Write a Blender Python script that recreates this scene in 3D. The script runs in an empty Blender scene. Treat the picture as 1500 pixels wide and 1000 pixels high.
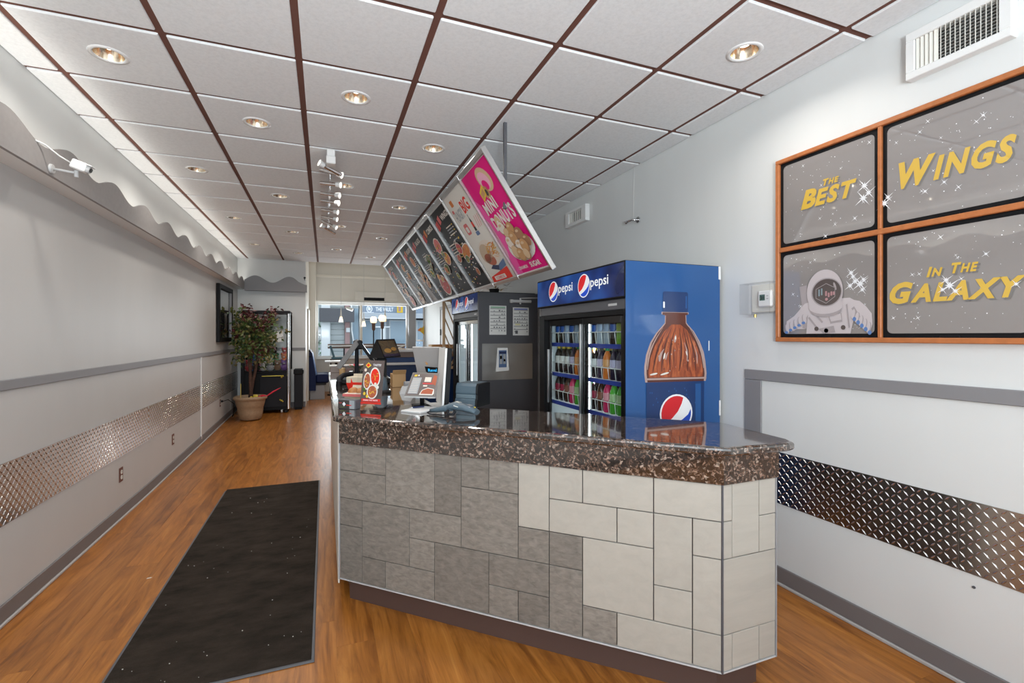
import bpy, math, random
from mathutils import Vector, Matrix
random.seed(7)
R = random.Random(11)
PI = math.pi
scene = bpy.context.scene
col = scene.collection

# ------------------------------------------------------------------ camera, world, light, exposure
CAM_H = 1.46
cam_data = bpy.data.cameras.new('camera')
cam = bpy.data.objects.new('camera', cam_data)
col.objects.link(cam)
cam.location = (0, 0, CAM_H)
cam.rotation_euler = (PI / 2, 0, -0.3735)
cam_data.sensor_width = 36.0
cam_data.lens = 36.0 * 700.0 / 1500.0
cam_data.shift_y = -(500.0 - 492.3) / 1500.0
cam_data.clip_start = 0.02
cam_data.clip_end = 200
scene.camera = cam

world = bpy.data.worlds.new('overcast sky')
scene.world = world
world.use_nodes = True
wb = world.node_tree.nodes['Background']
wb.inputs[0].default_value = (0.80, 0.89, 1.0, 1)
wb.inputs[1].default_value = 1.9

def area(name, loc, rot, sx, sy, power, color=(1, 1, 1), shape='RECTANGLE', spread=None):
    d = bpy.data.lights.new(name, 'AREA')
    d.shape = shape
    d.size = sx
    if shape in ('RECTANGLE', 'ELLIPSE'):
        d.size_y = sy
    d.energy = power
    d.color = color
    if spread is not None:
        d.spread = spread
    o = bpy.data.objects.new(name, d)
    o.location = loc
    o.rotation_euler = rot
    col.objects.link(o)
    return o

# fill light added behind the camera; daylight through the far street windows
area('added_back_fill', (-0.25, -2.98, 1.40), (PI / 2 + 0.95, 0, 0), 2.3, 2.1, 145, (0.86, 0.95, 1.0))
area('street_window_daylight', (1.0, 12.78, 1.6), (-PI / 2 - 0.45, 0, 0), 2.2, 1.25, 52, (0.90, 0.96, 1.0))
# upward lamp added behind the camera to brighten the ceiling
area('added_ceiling_fill', (-0.1, -1.3, 1.60), (PI - 0.76, 0, 0), 0.6, 0.6, 112, (0.86, 0.955, 1.0))
# fluorescent tubes lying in the cove behind the wavy valance
area('cove_light', (-1.455, 5.3, 2.375), (PI, 0, 0), 0.06, 9.6, 18, (1.0, 0.95, 0.86))

scene.view_settings.view_transform = 'Standard'
scene.view_settings.look = 'None'
scene.view_settings.gamma = 1.0
scene.view_settings.use_curve_mapping = False
scene.view_settings.exposure = 0.0
scene.cycles.max_bounces = 8
scene.cycles.diffuse_bounces = 5
scene.cycles.glossy_bounces = 4
scene.cycles.transparent_max_bounces = 12
scene.cycles.sample_clamp_indirect = 6
scene.cycles.caustics_reflective = False
scene.cycles.caustics_refractive = False

# ------------------------------------------------------------------ materials
MATS = {}

def nt_new(name):
    m = bpy.data.materials.new(name)
    m.use_nodes = True
    nt = m.node_tree
    b = nt.nodes['Principled BSDF']
    MATS[name] = m
    return m, nt, b

def P(name, c, rough=0.5, metal=0.0, coat=0.0, emit=0.0, spec=None, coat_ior=None, ecol=None, trans=0.0, vary=0.0):
    if name in MATS:
        return MATS[name]
    m, nt, b = nt_new(name)
    b.inputs['Base Color'].default_value = (*c, 1)
    b.inputs['Roughness'].default_value = rough
    b.inputs['Metallic'].default_value = metal
    if coat:
        b.inputs['Coat Weight'].default_value = coat
        b.inputs['Coat Roughness'].default_value = 0.03
    if coat_ior:
        b.inputs['Coat IOR'].default_value = coat_ior
    if spec is not None:
        b.inputs['Specular IOR Level'].default_value = spec
    if emit:
        b.inputs['Emission Color'].default_value = (*(ecol or c), 1)
        b.inputs['Emission Strength'].default_value = emit
    if trans:
        b.inputs['Transmission Weight'].default_value = trans
    if vary:
        tex = nt.nodes.new('ShaderNodeTexCoord')
        n = nt.nodes.new('ShaderNodeTexNoise')
        n.inputs['Scale'].default_value = 35
        n.inputs['Detail'].default_value = 4
        nt.links.new(tex.outputs['Object'], n.inputs['Vector'])
        r = nt.nodes.new('ShaderNodeValToRGB')
        r.color_ramp.elements[0].position = 0.3
        r.color_ramp.elements[1].position = 0.7
        r.color_ramp.elements[0].color = (*[x * (1 - vary) for x in c], 1)
        r.color_ramp.elements[1].color = (*[min(1, x * (1 + vary)) for x in c], 1)
        nt.links.new(n.outputs['Fac'], r.inputs[0])
        nt.links.new(r.outputs[0], b.inputs['Base Color'])
    return m

def link(nt, a, b):
    nt.links.new(a, b)

def nd(nt, t, **kw):
    n = nt.nodes.new(t)
    for k, v in kw.items():
        if k in n.inputs:
            n.inputs[k].default_value = v
        else:
            setattr(n, k, v)
    return n

def ramp(nt, stops):
    r = nt.nodes.new('ShaderNodeValToRGB')
    e = r.color_ramp.elements
    while len(e) > 1:
        e.remove(e[0])
    e[0].position = stops[0][0]
    e[0].color = (*stops[0][1], 1)
    for p, c in stops[1:]:
        k = e.new(p)
        k.color = (*c, 1)
    return r

def bump(nt, b, height, strength, dist=0.002):
    bp = nd(nt, 'ShaderNodeBump')
    bp.inputs['Strength'].default_value = strength
    bp.inputs['Distance'].default_value = dist
    link(nt, height, bp.inputs['Height'])
    link(nt, bp.outputs[0], b.inputs['Normal'])

def wall_paint(name, c, rough=0.45):
    m, nt, b = nt_new(name)
    tc = nd(nt, 'ShaderNodeTexCoord')
    mp = nd(nt, 'ShaderNodeMapping')
    mp.inputs['Scale'].default_value = (2.2, 2.2, 0.5)
    n = nd(nt, 'ShaderNodeTexNoise', Scale=1.6, Detail=3.0)
    link(nt, tc.outputs['Object'], mp.inputs['Vector'])
    link(nt, mp.outputs[0], n.inputs['Vector'])
    r = ramp(nt, [(0.3, tuple(x * 0.965 for x in c)), (0.7, c)])
    link(nt, n.outputs['Fac'], r.inputs[0])
    link(nt, r.outputs[0], b.inputs['Base Color'])
    b.inputs['Roughness'].default_value = rough
    n2 = nd(nt, 'ShaderNodeTexNoise', Scale=160.0, Detail=2.0)
    link(nt, tc.outputs['Object'], n2.inputs['Vector'])
    bump(nt, b, n2.outputs['Fac'], 0.12, 0.001)
    return m

def wood_floor():
    m, nt, b = nt_new('wood_floor')
    tc = nd(nt, 'ShaderNodeTexCoord')
    oi = nd(nt, 'ShaderNodeObjectInfo')
    mul = nd(nt, 'ShaderNodeMath', operation='MULTIPLY')
    mul.inputs[1].default_value = 37.0
    link(nt, oi.outputs['Random'], mul.inputs[0])
    add = nd(nt, 'ShaderNodeVectorMath', operation='ADD')
    link(nt, tc.outputs['Object'], add.inputs[0])
    link(nt, mul.outputs[0], add.inputs[1])
    mp = nd(nt, 'ShaderNodeMapping')
    mp.inputs['Scale'].default_value = (8.5, 1.0, 1.0)
    link(nt, add.outputs[0], mp.inputs['Vector'])
    n = nd(nt, 'ShaderNodeTexNoise', Scale=1.5, Detail=7.0, Roughness=0.62, Distortion=1.8)
    link(nt, mp.outputs[0], n.inputs['Vector'])
    r = ramp(nt, [(0.28, (0.165, 0.050, 0.008)), (0.45, (0.315, 0.110, 0.018)), (0.58, (0.41, 0.152, 0.027)), (0.75, (0.51, 0.215, 0.048))])
    link(nt, n.outputs['Fac'], r.inputs[0])
    mp2 = nd(nt, 'ShaderNodeMapping')
    mp2.inputs['Scale'].default_value = (70.0, 2.4, 1.0)
    link(nt, add.outputs[0], mp2.inputs['Vector'])
    n2 = nd(nt, 'ShaderNodeTexNoise', Scale=2.0, Detail=4.0)
    link(nt, mp2.outputs[0], n2.inputs['Vector'])
    r2 = ramp(nt, [(0.3, (0.72, 0.70, 0.68)), (0.55, (1, 1, 1))])
    link(nt, n2.outputs['Fac'], r2.inputs[0])
    mx = nd(nt, 'ShaderNodeMix', data_type='RGBA', blend_type='MULTIPLY')
    mx.inputs[0].default_value = 0.5
    link(nt, r.outputs[0], mx.inputs[6])
    link(nt, r2.outputs[0], mx.inputs[7])
    hs = nd(nt, 'ShaderNodeHueSaturation')
    mr = nd(nt, 'ShaderNodeMapRange')
    mr.inputs[3].default_value = 0.9
    mr.inputs[4].default_value = 1.1
    link(nt, oi.outputs['Random'], mr.inputs[0])
    link(nt, mr.outputs[0], hs.inputs['Value'])
    link(nt, mx.outputs[2], hs.inputs['Color'])
    link(nt, hs.outputs[0], b.inputs['Base Color'])
    b.inputs['Roughness'].default_value = 0.30
    bump(nt, b, n2.outputs['Fac'], 0.10, 0.001)
    return m

def granite(name='granite', rough=0.07, scale=1.0):
    m, nt, b = nt_new(name)
    tc = nd(nt, 'ShaderNodeTexCoord')
    nz = nd(nt, 'ShaderNodeTexNoise', Scale=38.0 * scale, Detail=3.0)
    link(nt, tc.outputs['Object'], nz.inputs['Vector'])
    mixv = nd(nt, 'ShaderNodeMix', data_type='RGBA', blend_type='LINEAR_LIGHT')
    mixv.inputs[0].default_value = 0.016
    link(nt, tc.outputs['Object'], mixv.inputs[6])
    link(nt, nz.outputs['Color'], mixv.inputs[7])
    v = nd(nt, 'ShaderNodeTexVoronoi', Scale=105.0 * scale)
    link(nt, mixv.outputs[2], v.inputs['Vector'])
    sp = nd(nt, 'ShaderNodeSeparateColor')
    link(nt, v.outputs['Color'], sp.inputs[0])
    r = ramp(nt, [(0.0, (0.012, 0.010, 0.009)), (0.40, (0.030, 0.022, 0.018)), (0.60, (0.065, 0.042, 0.031)), (0.74, (0.12, 0.078, 0.058)), (0.88, (0.21, 0.145, 0.115)), (0.98, (0.32, 0.27, 0.23))])
    link(nt, sp.outputs[0], r.inputs[0])
    v2 = nd(nt, 'ShaderNodeTexVoronoi', Scale=240.0 * scale)
    link(nt, mixv.outputs[2], v2.inputs['Vector'])
    sp2 = nd(nt, 'ShaderNodeSeparateColor')
    link(nt, v2.outputs['Color'], sp2.inputs[0])
    r2 = ramp(nt, [(0.3, (0.25, 0.22, 0.2)), (0.55, (0.9, 0.85, 0.8)), (0.9, (1.5, 1.4, 1.35))])
    link(nt, sp2.outputs[1], r2.inputs[0])
    mx = nd(nt, 'ShaderNodeMix', data_type='RGBA', blend_type='MULTIPLY')
    mx.inputs[0].default_value = 0.75
    link(nt, r.outputs[0], mx.inputs[6])
    link(nt, r2.outputs[0], mx.inputs[7])
    link(nt, mx.outputs[2], b.inputs['Base Color'])
    b.inputs['Roughness'].default_value = rough
    b.inputs['Specular IOR Level'].default_value = 1.0
    b.inputs['Coat Weight'].default_value = 1.0
    b.inputs['Coat Roughness'].default_value = 0.04
    b.inputs['Coat IOR'].default_value = 1.6
    return m

def stone_tile(name, c, contrast, rough=0.5, streak=(3.0, 26.0, 26.0)):
    m, nt, b = nt_new(name)
    tc = nd(nt, 'ShaderNodeTexCoord')
    oi = nd(nt, 'ShaderNodeObjectInfo')
    mul = nd(nt, 'ShaderNodeMath', operation='MULTIPLY')
    mul.inputs[1].default_value = 53.0
    link(nt, oi.outputs['Random'], mul.inputs[0])
    add = nd(nt, 'ShaderNodeVectorMath', operation='ADD')
    link(nt, tc.outputs['Object'], add.inputs[0])
    link(nt, mul.outputs[0], add.inputs[1])
    rot = nd(nt, 'ShaderNodeMapping')
    rot.inputs['Rotation'].default_value = (0.5, 0.6, 0.75)
    rot.inputs['Scale'].default_value = streak
    link(nt, add.outputs[0], rot.inputs['Vector'])
    n = nd(nt, 'ShaderNodeTexNoise', Scale=1.7, Detail=7.0, Roughness=0.62, Distortion=0.6)
    link(nt, rot.outputs[0], n.inputs['Vector'])
    lo = tuple(x * (1 - contrast) for x in c)
    hi = tuple(min(1, x * (1 + contrast)) for x in c)
    r = ramp(nt, [(0.28, lo), (0.5, c), (0.74, hi)])
    link(nt, n.outputs['Fac'], r.inputs[0])
    hs = nd(nt, 'ShaderNodeHueSaturation')
    mr = nd(nt, 'ShaderNodeMapRange')
    mr.inputs[3].default_value = 1 - contrast * 0.6
    mr.inputs[4].default_value = 1 + contrast * 0.5
    link(nt, oi.outputs['Random'], mr.inputs[0])
    link(nt, mr.outputs[0], hs.inputs['Value'])
    link(nt, r.outputs[0], hs.inputs['Color'])
    link(nt, hs.outputs[0], b.inputs['Base Color'])
    b.inputs['Roughness'].default_value = rough
    bump(nt, b, n.outputs['Fac'], 0.25, 0.002)
    return m

def thin_glass(name, tint=(1, 1, 1), ior=1.5, rough=0.0, haze=0.0):
    m = bpy.data.materials.new(name)
    m.use_nodes = True
    nt = m.node_tree
    nt.nodes.clear()
    out = nd(nt, 'ShaderNodeOutputMaterial')
    tr = nd(nt, 'ShaderNodeBsdfTransparent')
    tr.inputs[0].default_value = (*tint, 1)
    gl = nd(nt, 'ShaderNodeBsdfGlossy')
    gl.inputs['Roughness'].default_value = rough
    fr = nd(nt, 'ShaderNodeFresnel')
    fr.inputs['IOR'].default_value = ior
    mx = nd(nt, 'ShaderNodeMixShader')
    ge = nd(nt, 'ShaderNodeNewGeometry')
    sb = nd(nt, 'ShaderNodeMath', operation='SUBTRACT')
    sb.inputs[0].default_value = 1.0
    link(nt, ge.outputs['Backfacing'], sb.inputs[1])
    ml = nd(nt, 'ShaderNodeMath', operation='MULTIPLY')
    link(nt, fr.outputs[0], ml.inputs[0])
    link(nt, sb.outputs[0], ml.inputs[1])
    link(nt, ml.outputs[0], mx.inputs[0])
    link(nt, tr.outputs[0], mx.inputs[1])
    link(nt, gl.outputs[0], mx.inputs[2])
    link(nt, mx.outputs[0], out.inputs[0])
    MATS[name] = m
    return m

def carpet(name, c):
    m, nt, b = nt_new(name)
    tc = nd(nt, 'ShaderNodeTexCoord')
    n = nd(nt, 'ShaderNodeTexNoise', Scale=5.0, Detail=6.0, Roughness=0.7)
    mp = nd(nt, 'ShaderNodeMapping')
    mp.inputs['Scale'].default_value = (0.8, 1.6, 1)
    link(nt, tc.outputs['Object'], mp.inputs['Vector'])
    link(nt, mp.outputs[0], n.inputs['Vector'])
    r = ramp(nt, [(0.3, tuple(x * 0.55 for x in c)), (0.7, tuple(x * 1.6 for x in c))])
    link(nt, n.outputs['Fac'], r.inputs[0])
    link(nt, r.outputs[0], b.inputs['Base Color'])
    b.inputs['Roughness'].default_value = 0.95
    b.inputs['Specular IOR Level'].default_value = 0.1
    n2 = nd(nt, 'ShaderNodeTexNoise', Scale=260.0, Detail=2.0)
    link(nt, tc.outputs['Object'], n2.inputs['Vector'])
    bump(nt, b, n2.outputs['Fac'], 0.8, 0.006)
    return m

def ceiling_tile_mat():
    m, nt, b = nt_new('ceiling_tile')
    tc = nd(nt, 'ShaderNodeTexCoord')
    n = nd(nt, 'ShaderNodeTexNoise', Scale=55.0, Detail=5.0, Roughness=0.7)
    link(nt, tc.outputs['Object'], n.inputs['Vector'])
    r = ramp(nt, [(0.3, (0.78, 0.80, 0.82)), (0.6, (0.86, 0.88, 0.90))])
    link(nt, n.outputs['Fac'], r.inputs[0])
    link(nt, r.outputs[0], b.inputs['Base Color'])
    b.inputs['Roughness'].default_value = 0.9
    bump(nt, b, n.outputs['Fac'], 0.3, 0.003)
    return m

def steel_brushed(name, c=(0.55, 0.55, 0.54), rough=0.28):
    m, nt, b = nt_new(name)
    tc = nd(nt, 'ShaderNodeTexCoord')
    n = nd(nt, 'ShaderNodeTexNoise', Scale=7.0, Detail=5.0)
    link(nt, tc.outputs['Object'], n.inputs['Vector'])
    mr = nd(nt, 'ShaderNodeMapRange')
    mr.inputs[3].default_value = rough * 0.7
    mr.inputs[4].default_value = rough * 1.4
    link(nt, n.outputs['Fac'], mr.inputs[0])
    link(nt, mr.outputs[0], b.inputs['Roughness'])
    b.inputs['Base Color'].default_value = (*c, 1)
    b.inputs['Metallic'].default_value = 1.0
    return m

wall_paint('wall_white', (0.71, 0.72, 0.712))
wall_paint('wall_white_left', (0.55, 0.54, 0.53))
wall_paint('wall_cream', (0.74, 0.70, 0.63))
wall_paint('far_wall', (0.66, 0.63, 0.58))
wood_floor()
granite()
stone_tile('slate_tile', (0.212, 0.190, 0.166), 0.32, 0.5, (2.0, 20.0, 34.0))
stone_tile('marble_tile', (0.40, 0.372, 0.328), 0.07, 0.38, (2.0, 14.0, 14.0))
thin_glass('clear_glass', (0.96, 0.98, 0.98), 1.45)
thin_glass('cooler_glass', (0.93, 0.96, 0.96), 1.35)
thin_glass('acrylic', (0.97, 0.97, 0.97), 1.40)
thin_glass('street_glass', (0.97, 0.985, 0.98), 1.14)
carpet('mat_pile', (0.028, 0.021, 0.016))
ceiling_tile_mat()
steel_brushed('diamond_steel', (0.60, 0.58, 0.56), 0.22)
steel_brushed('brushed_steel', (0.74, 0.73, 0.71), 0.30)
P('grid_brown', (0.17, 0.080, 0.062), 0.8, spec=.15)
P('grout', (0.10, 0.09, 0.085), 0.8)
P('stripe_grey', (0.235, 0.23, 0.24), 0.5)
P('wave_grey', (0.30, 0.285, 0.28), 0.55, vary=0.04)
P('base_grey', (0.17, 0.155, 0.155), 0.5)
P('base_grey_light', (0.42, 0.40, 0.39), 0.5)
P('toe_brown', (0.085, 0.050, 0.042), 0.45)
P('white', (0.80, 0.80, 0.79), 0.45)
P('white_gloss', (0.82, 0.82, 0.82), 0.2)
P('offwhite', (0.72, 0.70, 0.64), 0.5)
P('black', (0.008, 0.008, 0.009), 0.5, spec=.15)
P('black_gloss', (0.010, 0.010, 0.011), 0.15)
P('charcoal', (0.022, 0.022, 0.026), 0.55, spec=.15)
P('dark_grey', (0.09, 0.09, 0.10), 0.5)
P('door_grey', (0.072, 0.073, 0.083), 0.5)
P('mid_grey', (0.28, 0.28, 0.29), 0.5)
P('light_grey', (0.52, 0.52, 0.52), 0.5)
P('chrome', (0.78, 0.78, 0.79), 0.12, 1.0)
P('aluminium', (0.72, 0.72, 0.72), 0.28, 1.0)
P('orange_wood', (0.46, 0.155, 0.050), 0.4, vary=0.12)
P('brass', (0.80, 0.60, 0.15), 0.3, 1.0)
P('terracotta', (0.40, 0.27, 0.165), 0.6, vary=0.1)
P('soil', (0.035, 0.022, 0.015), 0.95)
P('bark', (0.09, 0.045, 0.03), 0.85, vary=0.3)
# ------------------------------------------------------------------ mesh helpers
def M(name):
    return MATS[name]

class MB:
    def __init__(s, T=None):
        s.v = []; s.f = []; s.mi = []; s.sm = []; s.mats = []
        s.T = T

    def m(s, mat):
        if mat not in s.mats:
            s.mats.append(mat)
        return s.mats.index(mat)

    def add(s, verts, faces, mat, smooth=False):
        o = len(s.v)
        if s.T is not None:
            verts = [s.T @ Vector(p) for p in verts]
        s.v.extend([tuple(p) for p in verts])
        k = s.m(mat)
        for f in faces:
            s.f.append([i + o for i in f]); s.mi.append(k); s.sm.append(smooth)
        return s

    def box(s, lo, hi, mat, b=0.0):
        x0, y0, z0 = lo; x1, y1, z1 = hi
        if b <= 0:
            v = [(x0, y0, z0), (x1, y0, z0), (x1, y1, z0), (x0, y1, z0), (x0, y0, z1), (x1, y0, z1), (x1, y1, z1), (x0, y1, z1)]
            f = [(0, 3, 2, 1), (4, 5, 6, 7), (0, 1, 5, 4), (1, 2, 6, 5), (2, 3, 7, 6), (3, 0, 4, 7)]
            return s.add(v, f, mat)
        b = min(b, (x1 - x0) * .45, (y1 - y0) * .45, (z1 - z0) * .45)
        v = []; idx = {}
        for sx in (0, 1):
            for sy in (0, 1):
                for sz in (0, 1):
                    X = (x0, x1)[sx]; Y = (y0, y1)[sy]; Z = (z0, z1)[sz]
                    dx = b if sx == 0 else -b; dy = b if sy == 0 else -b; dz = b if sz == 0 else -b
                    idx[(sx, sy, sz, 0)] = len(v); v.append((X, Y + dy, Z + dz))
                    idx[(sx, sy, sz, 1)] = len(v); v.append((X + dx, Y, Z + dz))
                    idx[(sx, sy, sz, 2)] = len(v); v.append((X + dx, Y + dy, Z))
        f = []
        for ax in range(3):
            for sd in (0, 1):
                c = []
                for a, bb in ((0, 0), (1, 0), (1, 1), (0, 1)):
                    k = [0, 0, 0]; k[ax] = sd; k[(ax + 1) % 3] = a; k[(ax + 2) % 3] = bb
                    c.append(idx[(k[0], k[1], k[2], ax)])
                f.append(c if sd else c[::-1])
        for ax in range(3):
            o1, o2 = (ax + 1) % 3, (ax + 2) % 3
            for a in (0, 1):
                for bb in (0, 1):
                    k0 = [0, 0, 0]; k0[o1] = a; k0[o2] = bb; k1 = list(k0); k1[ax] = 1
                    q = [idx[(*k0, o1)], idx[(*k1, o1)], idx[(*k1, o2)], idx[(*k0, o2)]]
                    f.append(q if (a + bb) % 2 == 0 and True else q[::-1])
        for k in [(a, bb, c) for a in (0, 1) for bb in (0, 1) for c in (0, 1)]:
            t = [idx[(*k, 0)], idx[(*k, 1)], idx[(*k, 2)]]
            f.append(t if sum(k) % 2 == 1 else t[::-1])
        return s.add(v, f, mat)

    def cyl(s, p0, p1, r0, r1, mat, n=14, caps=True, smooth=True):
        p0 = Vector(p0); p1 = Vector(p1)
        d = (p1 - p0).normalized()
        a = d.orthogonal().normalized(); c = d.cross(a)
        v = []
        for p, r in ((p0, r0), (p1, r1)):
            for i in range(n):
                t = 2 * PI * i / n
                v.append(p + a * (r * math.cos(t)) + c * (r * math.sin(t)))
        f = [(i, (i + 1) % n, n + (i + 1) % n, n + i) for i in range(n)]
        s.add(v, f, mat, smooth)
        if caps:
            s.add(v[:n], [tuple(range(n))[::-1]], mat)
            s.add(v[n:], [tuple(range(n))], mat)
        return s

    def tube(s, pts, r, mat, n=8):
        pts = [Vector(p) for p in pts]
        v = []; prev = None
        for i, p in enumerate(pts):
            d = (pts[min(i + 1, len(pts) - 1)] - pts[max(i - 1, 0)]).normalized()
            a = d.orthogonal().normalized() if prev is None else (prev - d * prev.dot(d)).normalized()
            prev = a; c = d.cross(a)
            rr = r[i] if isinstance(r, (list, tuple)) else r
            for k in range(n):
                t = 2 * PI * k / n
                v.append(p + a * (rr * math.cos(t)) + c * (rr * math.sin(t)))
        f = []
        for i in range(len(pts) - 1):
            for k in range(n):
                f.append((i * n + k, i * n + (k + 1) % n, (i + 1) * n + (k + 1) % n, (i + 1) * n + k))
        f.append(tuple(range(n))[::-1]); f.append(tuple(range((len(pts) - 1) * n, len(pts) * n)))
        return s.add(v, f, mat, True)

    def lathe(s, prof, center, mat, n=20, axis=None, caps=True):
        cx, cy, cz = center
        v = []
        for r, z in prof:
            for k in range(n):
                t = 2 * PI * k / n
                v.append((cx + r * math.cos(t), cy + r * math.sin(t), cz + z))
        f = []
        for i in range(len(prof) - 1):
            for k in range(n):
                f.append((i * n + k, i * n + (k + 1) % n, (i + 1) * n + (k + 1) % n, (i + 1) * n + k))
        s.add(v, f, mat, True)
        if caps:
            L = len(prof)
            s.add(v[:n], [tuple(range(n))[::-1]], mat)
            s.add(v[(L - 1) * n:], [tuple(range(n))], mat)
        return s

    def ball(s, c, r, mat, n=12, m=8):
        rx, ry, rz = r if isinstance(r, (tuple, list)) else (r, r, r)
        v = [(c[0], c[1], c[2] - rz)]
        for i in range(1, m):
            a = -PI / 2 + PI * i / m
            for k in range(n):
                t = 2 * PI * k / n
                v.append((c[0] + rx * math.cos(a) * math.cos(t), c[1] + ry * math.cos(a) * math.sin(t), c[2] + rz * math.sin(a)))
        v.append((c[0], c[1], c[2] + rz))
        f = []
        for k in range(n):
            f.append((0, 1 + (k + 1) % n, 1 + k))
            f.append((len(v) - 1, 1 + (m - 2) * n + k, 1 + (m - 2) * n + (k + 1) % n))
        for i in range(m - 2):
            for k in range(n):
                f.append((1 + i * n + k, 1 + i * n + (k + 1) % n, 1 + (i + 1) * n + (k + 1) % n, 1 + (i + 1) * n + k))
        return s.add(v, f, mat, True)

    def prism(s, poly, O, U, V, depth, mat, back=True):
        """extrude a 2D polygon in plane (O,U,V) by depth along U x V"""
        O = Vector(O); U = Vector(U); V = Vector(V); N = U.cross(V).normalized() * depth
        a = [O + U * x + V * y for x, y in poly]
        b = [p + N for p in a]
        n = len(a)
        f = [tuple(range(n, 2 * n))]
        if back:
            f.append(tuple(range(n))[::-1])
        f += [(i, (i + 1) % n, n + (i + 1) % n, n + i) for i in range(n)]
        return s.add(a + b, f, mat)

    def slab4(s, c, th, mat, edge=None):
        """thick sheet from four corners (TL,TR,BR,BL seen from its front), thickness goes backwards"""
        c = [Vector(p) for p in c]
        N = (c[3] - c[0]).cross(c[1] - c[0]).normalized()
        b = [p - N * th for p in c]
        s.add(c, [(0, 3, 2, 1)], mat)
        s.add(c + b, [(4, 5, 6, 7), (0, 1, 5, 4), (1, 2, 6, 5), (2, 3, 7, 6), (3, 0, 4, 7)], edge or mat)
        return s

    def rings(s, rings, mat, caps=True, smooth=True):
        n = len(rings[0]); v = [p for r in rings for p in r]
        f = []
        for i in range(len(rings) - 1):
            for k in range(n):
                f.append((i * n + k, i * n + (k + 1) % n, (i + 1) * n + (k + 1) % n, (i + 1) * n + k))
        s.add(v, f, mat, smooth)
        if caps:
            s.add(rings[0], [tuple(range(n))[::-1]], mat)
            s.add(rings[-1], [tuple(range(n))], mat)
        return s

    def mesh(s, name, off=(0, 0, 0)):
        me = bpy.data.meshes.new(name)
        ox, oy, oz = off
        me.from_pydata([(x - ox, y - oy, z - oz) for x, y, z in s.v], [], s.f)
        for k in s.mats:
            me.materials.append(MATS[k])
        me.polygons.foreach_set('material_index', s.mi)
        me.polygons.foreach_set('use_smooth', s.sm)
        me.update()
        return me

ROOT = {}

def rootloc(o):
    while o.parent is not None:
        o = o.parent
    return o.location

def tagit(o, label=None, cat=None, group=None, kind=None):
    if label: o['label'] = label
    if cat: o['category'] = cat
    if group: o['group'] = group
    if kind: o['kind'] = kind
    return o

def thing(name, label, cat, loc=(0, 0, 0), group=None, rz=0.0):
    o = bpy.data.objects.new(name, None)
    o.empty_display_size = 0.05
    col.objects.link(o)
    o.location = loc
    o.rotation_euler = (0, 0, rz)
    return tagit(o, label, cat, group)

def part(name, mb, parent, label=None, kind=None, local=False):
    off = (0, 0, 0) if local else tuple(rootloc(parent))
    o = bpy.data.objects.new(name, mb.mesh(name, off))
    col.objects.link(o)
    o.parent = parent
    return tagit(o, label, None, None, kind)

def solo(name, mb, label, cat, loc=None, group=None, kind=None):
    if loc is None:
        xs, ys, zs = zip(*mb.v)
        loc = ((min(xs) + max(xs)) / 2, (min(ys) + max(ys)) / 2, min(zs))
    o = bpy.data.objects.new(name, mb.mesh(name, loc))
    o.location = loc
    col.objects.link(o)
    return tagit(o, label, cat, group, kind)

def struct(name, mb, parent=None):
    o = bpy.data.objects.new(name, mb.mesh(name))
    col.objects.link(o)
    if parent is not None:
        o.parent = parent
    else:
        o['kind'] = 'structure'
    return o

def inst(name, me, parent, loc=(0, 0, 0)):
    o = bpy.data.objects.new(name, me)
    col.objects.link(o)
    o.parent = parent
    o.location = loc
    return o

def copy_tree(o, loc=None, label=None, parent=None):
    c = o.copy()
    col.objects.link(c)
    if parent is not None:
        c.parent = parent
    if loc is not None:
        c.location = loc
    if label:
        c['label'] = label
    for ch in [x for x in KIDS.get(o.name, [])]:
        copy_tree(ch, None, None, c)
    return c

KIDS = {}

def kids_of(o):
    for x in bpy.data.objects:
        if x.parent is not None:
            KIDS.setdefault(x.parent.name, [])
            if x not in KIDS[x.parent.name]:
                KIDS[x.parent.name].append(x)

# ---- lettering as flat polygons from the built-in font
_TXT = {}

def text_geo(body, shear=0.0, bold=0.0, spacing=1.0):
    key = (body, shear, bold, spacing)
    if key not in _TXT:
        cu = bpy.data.curves.new('lettering', 'FONT')
        cu.body = body; cu.size = 1.0; cu.shear = shear; cu.offset = bold; cu.resolution_u = 3
        cu.space_character = spacing
        o = bpy.data.objects.new('lettering', cu)
        me = bpy.data.meshes.new_from_object(o)
        v = [tuple(p.co)[:2] for p in me.vertices]
        f = [tuple(p.vertices) for p in me.polygons]
        bpy.data.objects.remove(o); bpy.data.meshes.remove(me); bpy.data.curves.remove(cu)
        _TXT[key] = (v, f)
    return _TXT[key]

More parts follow.
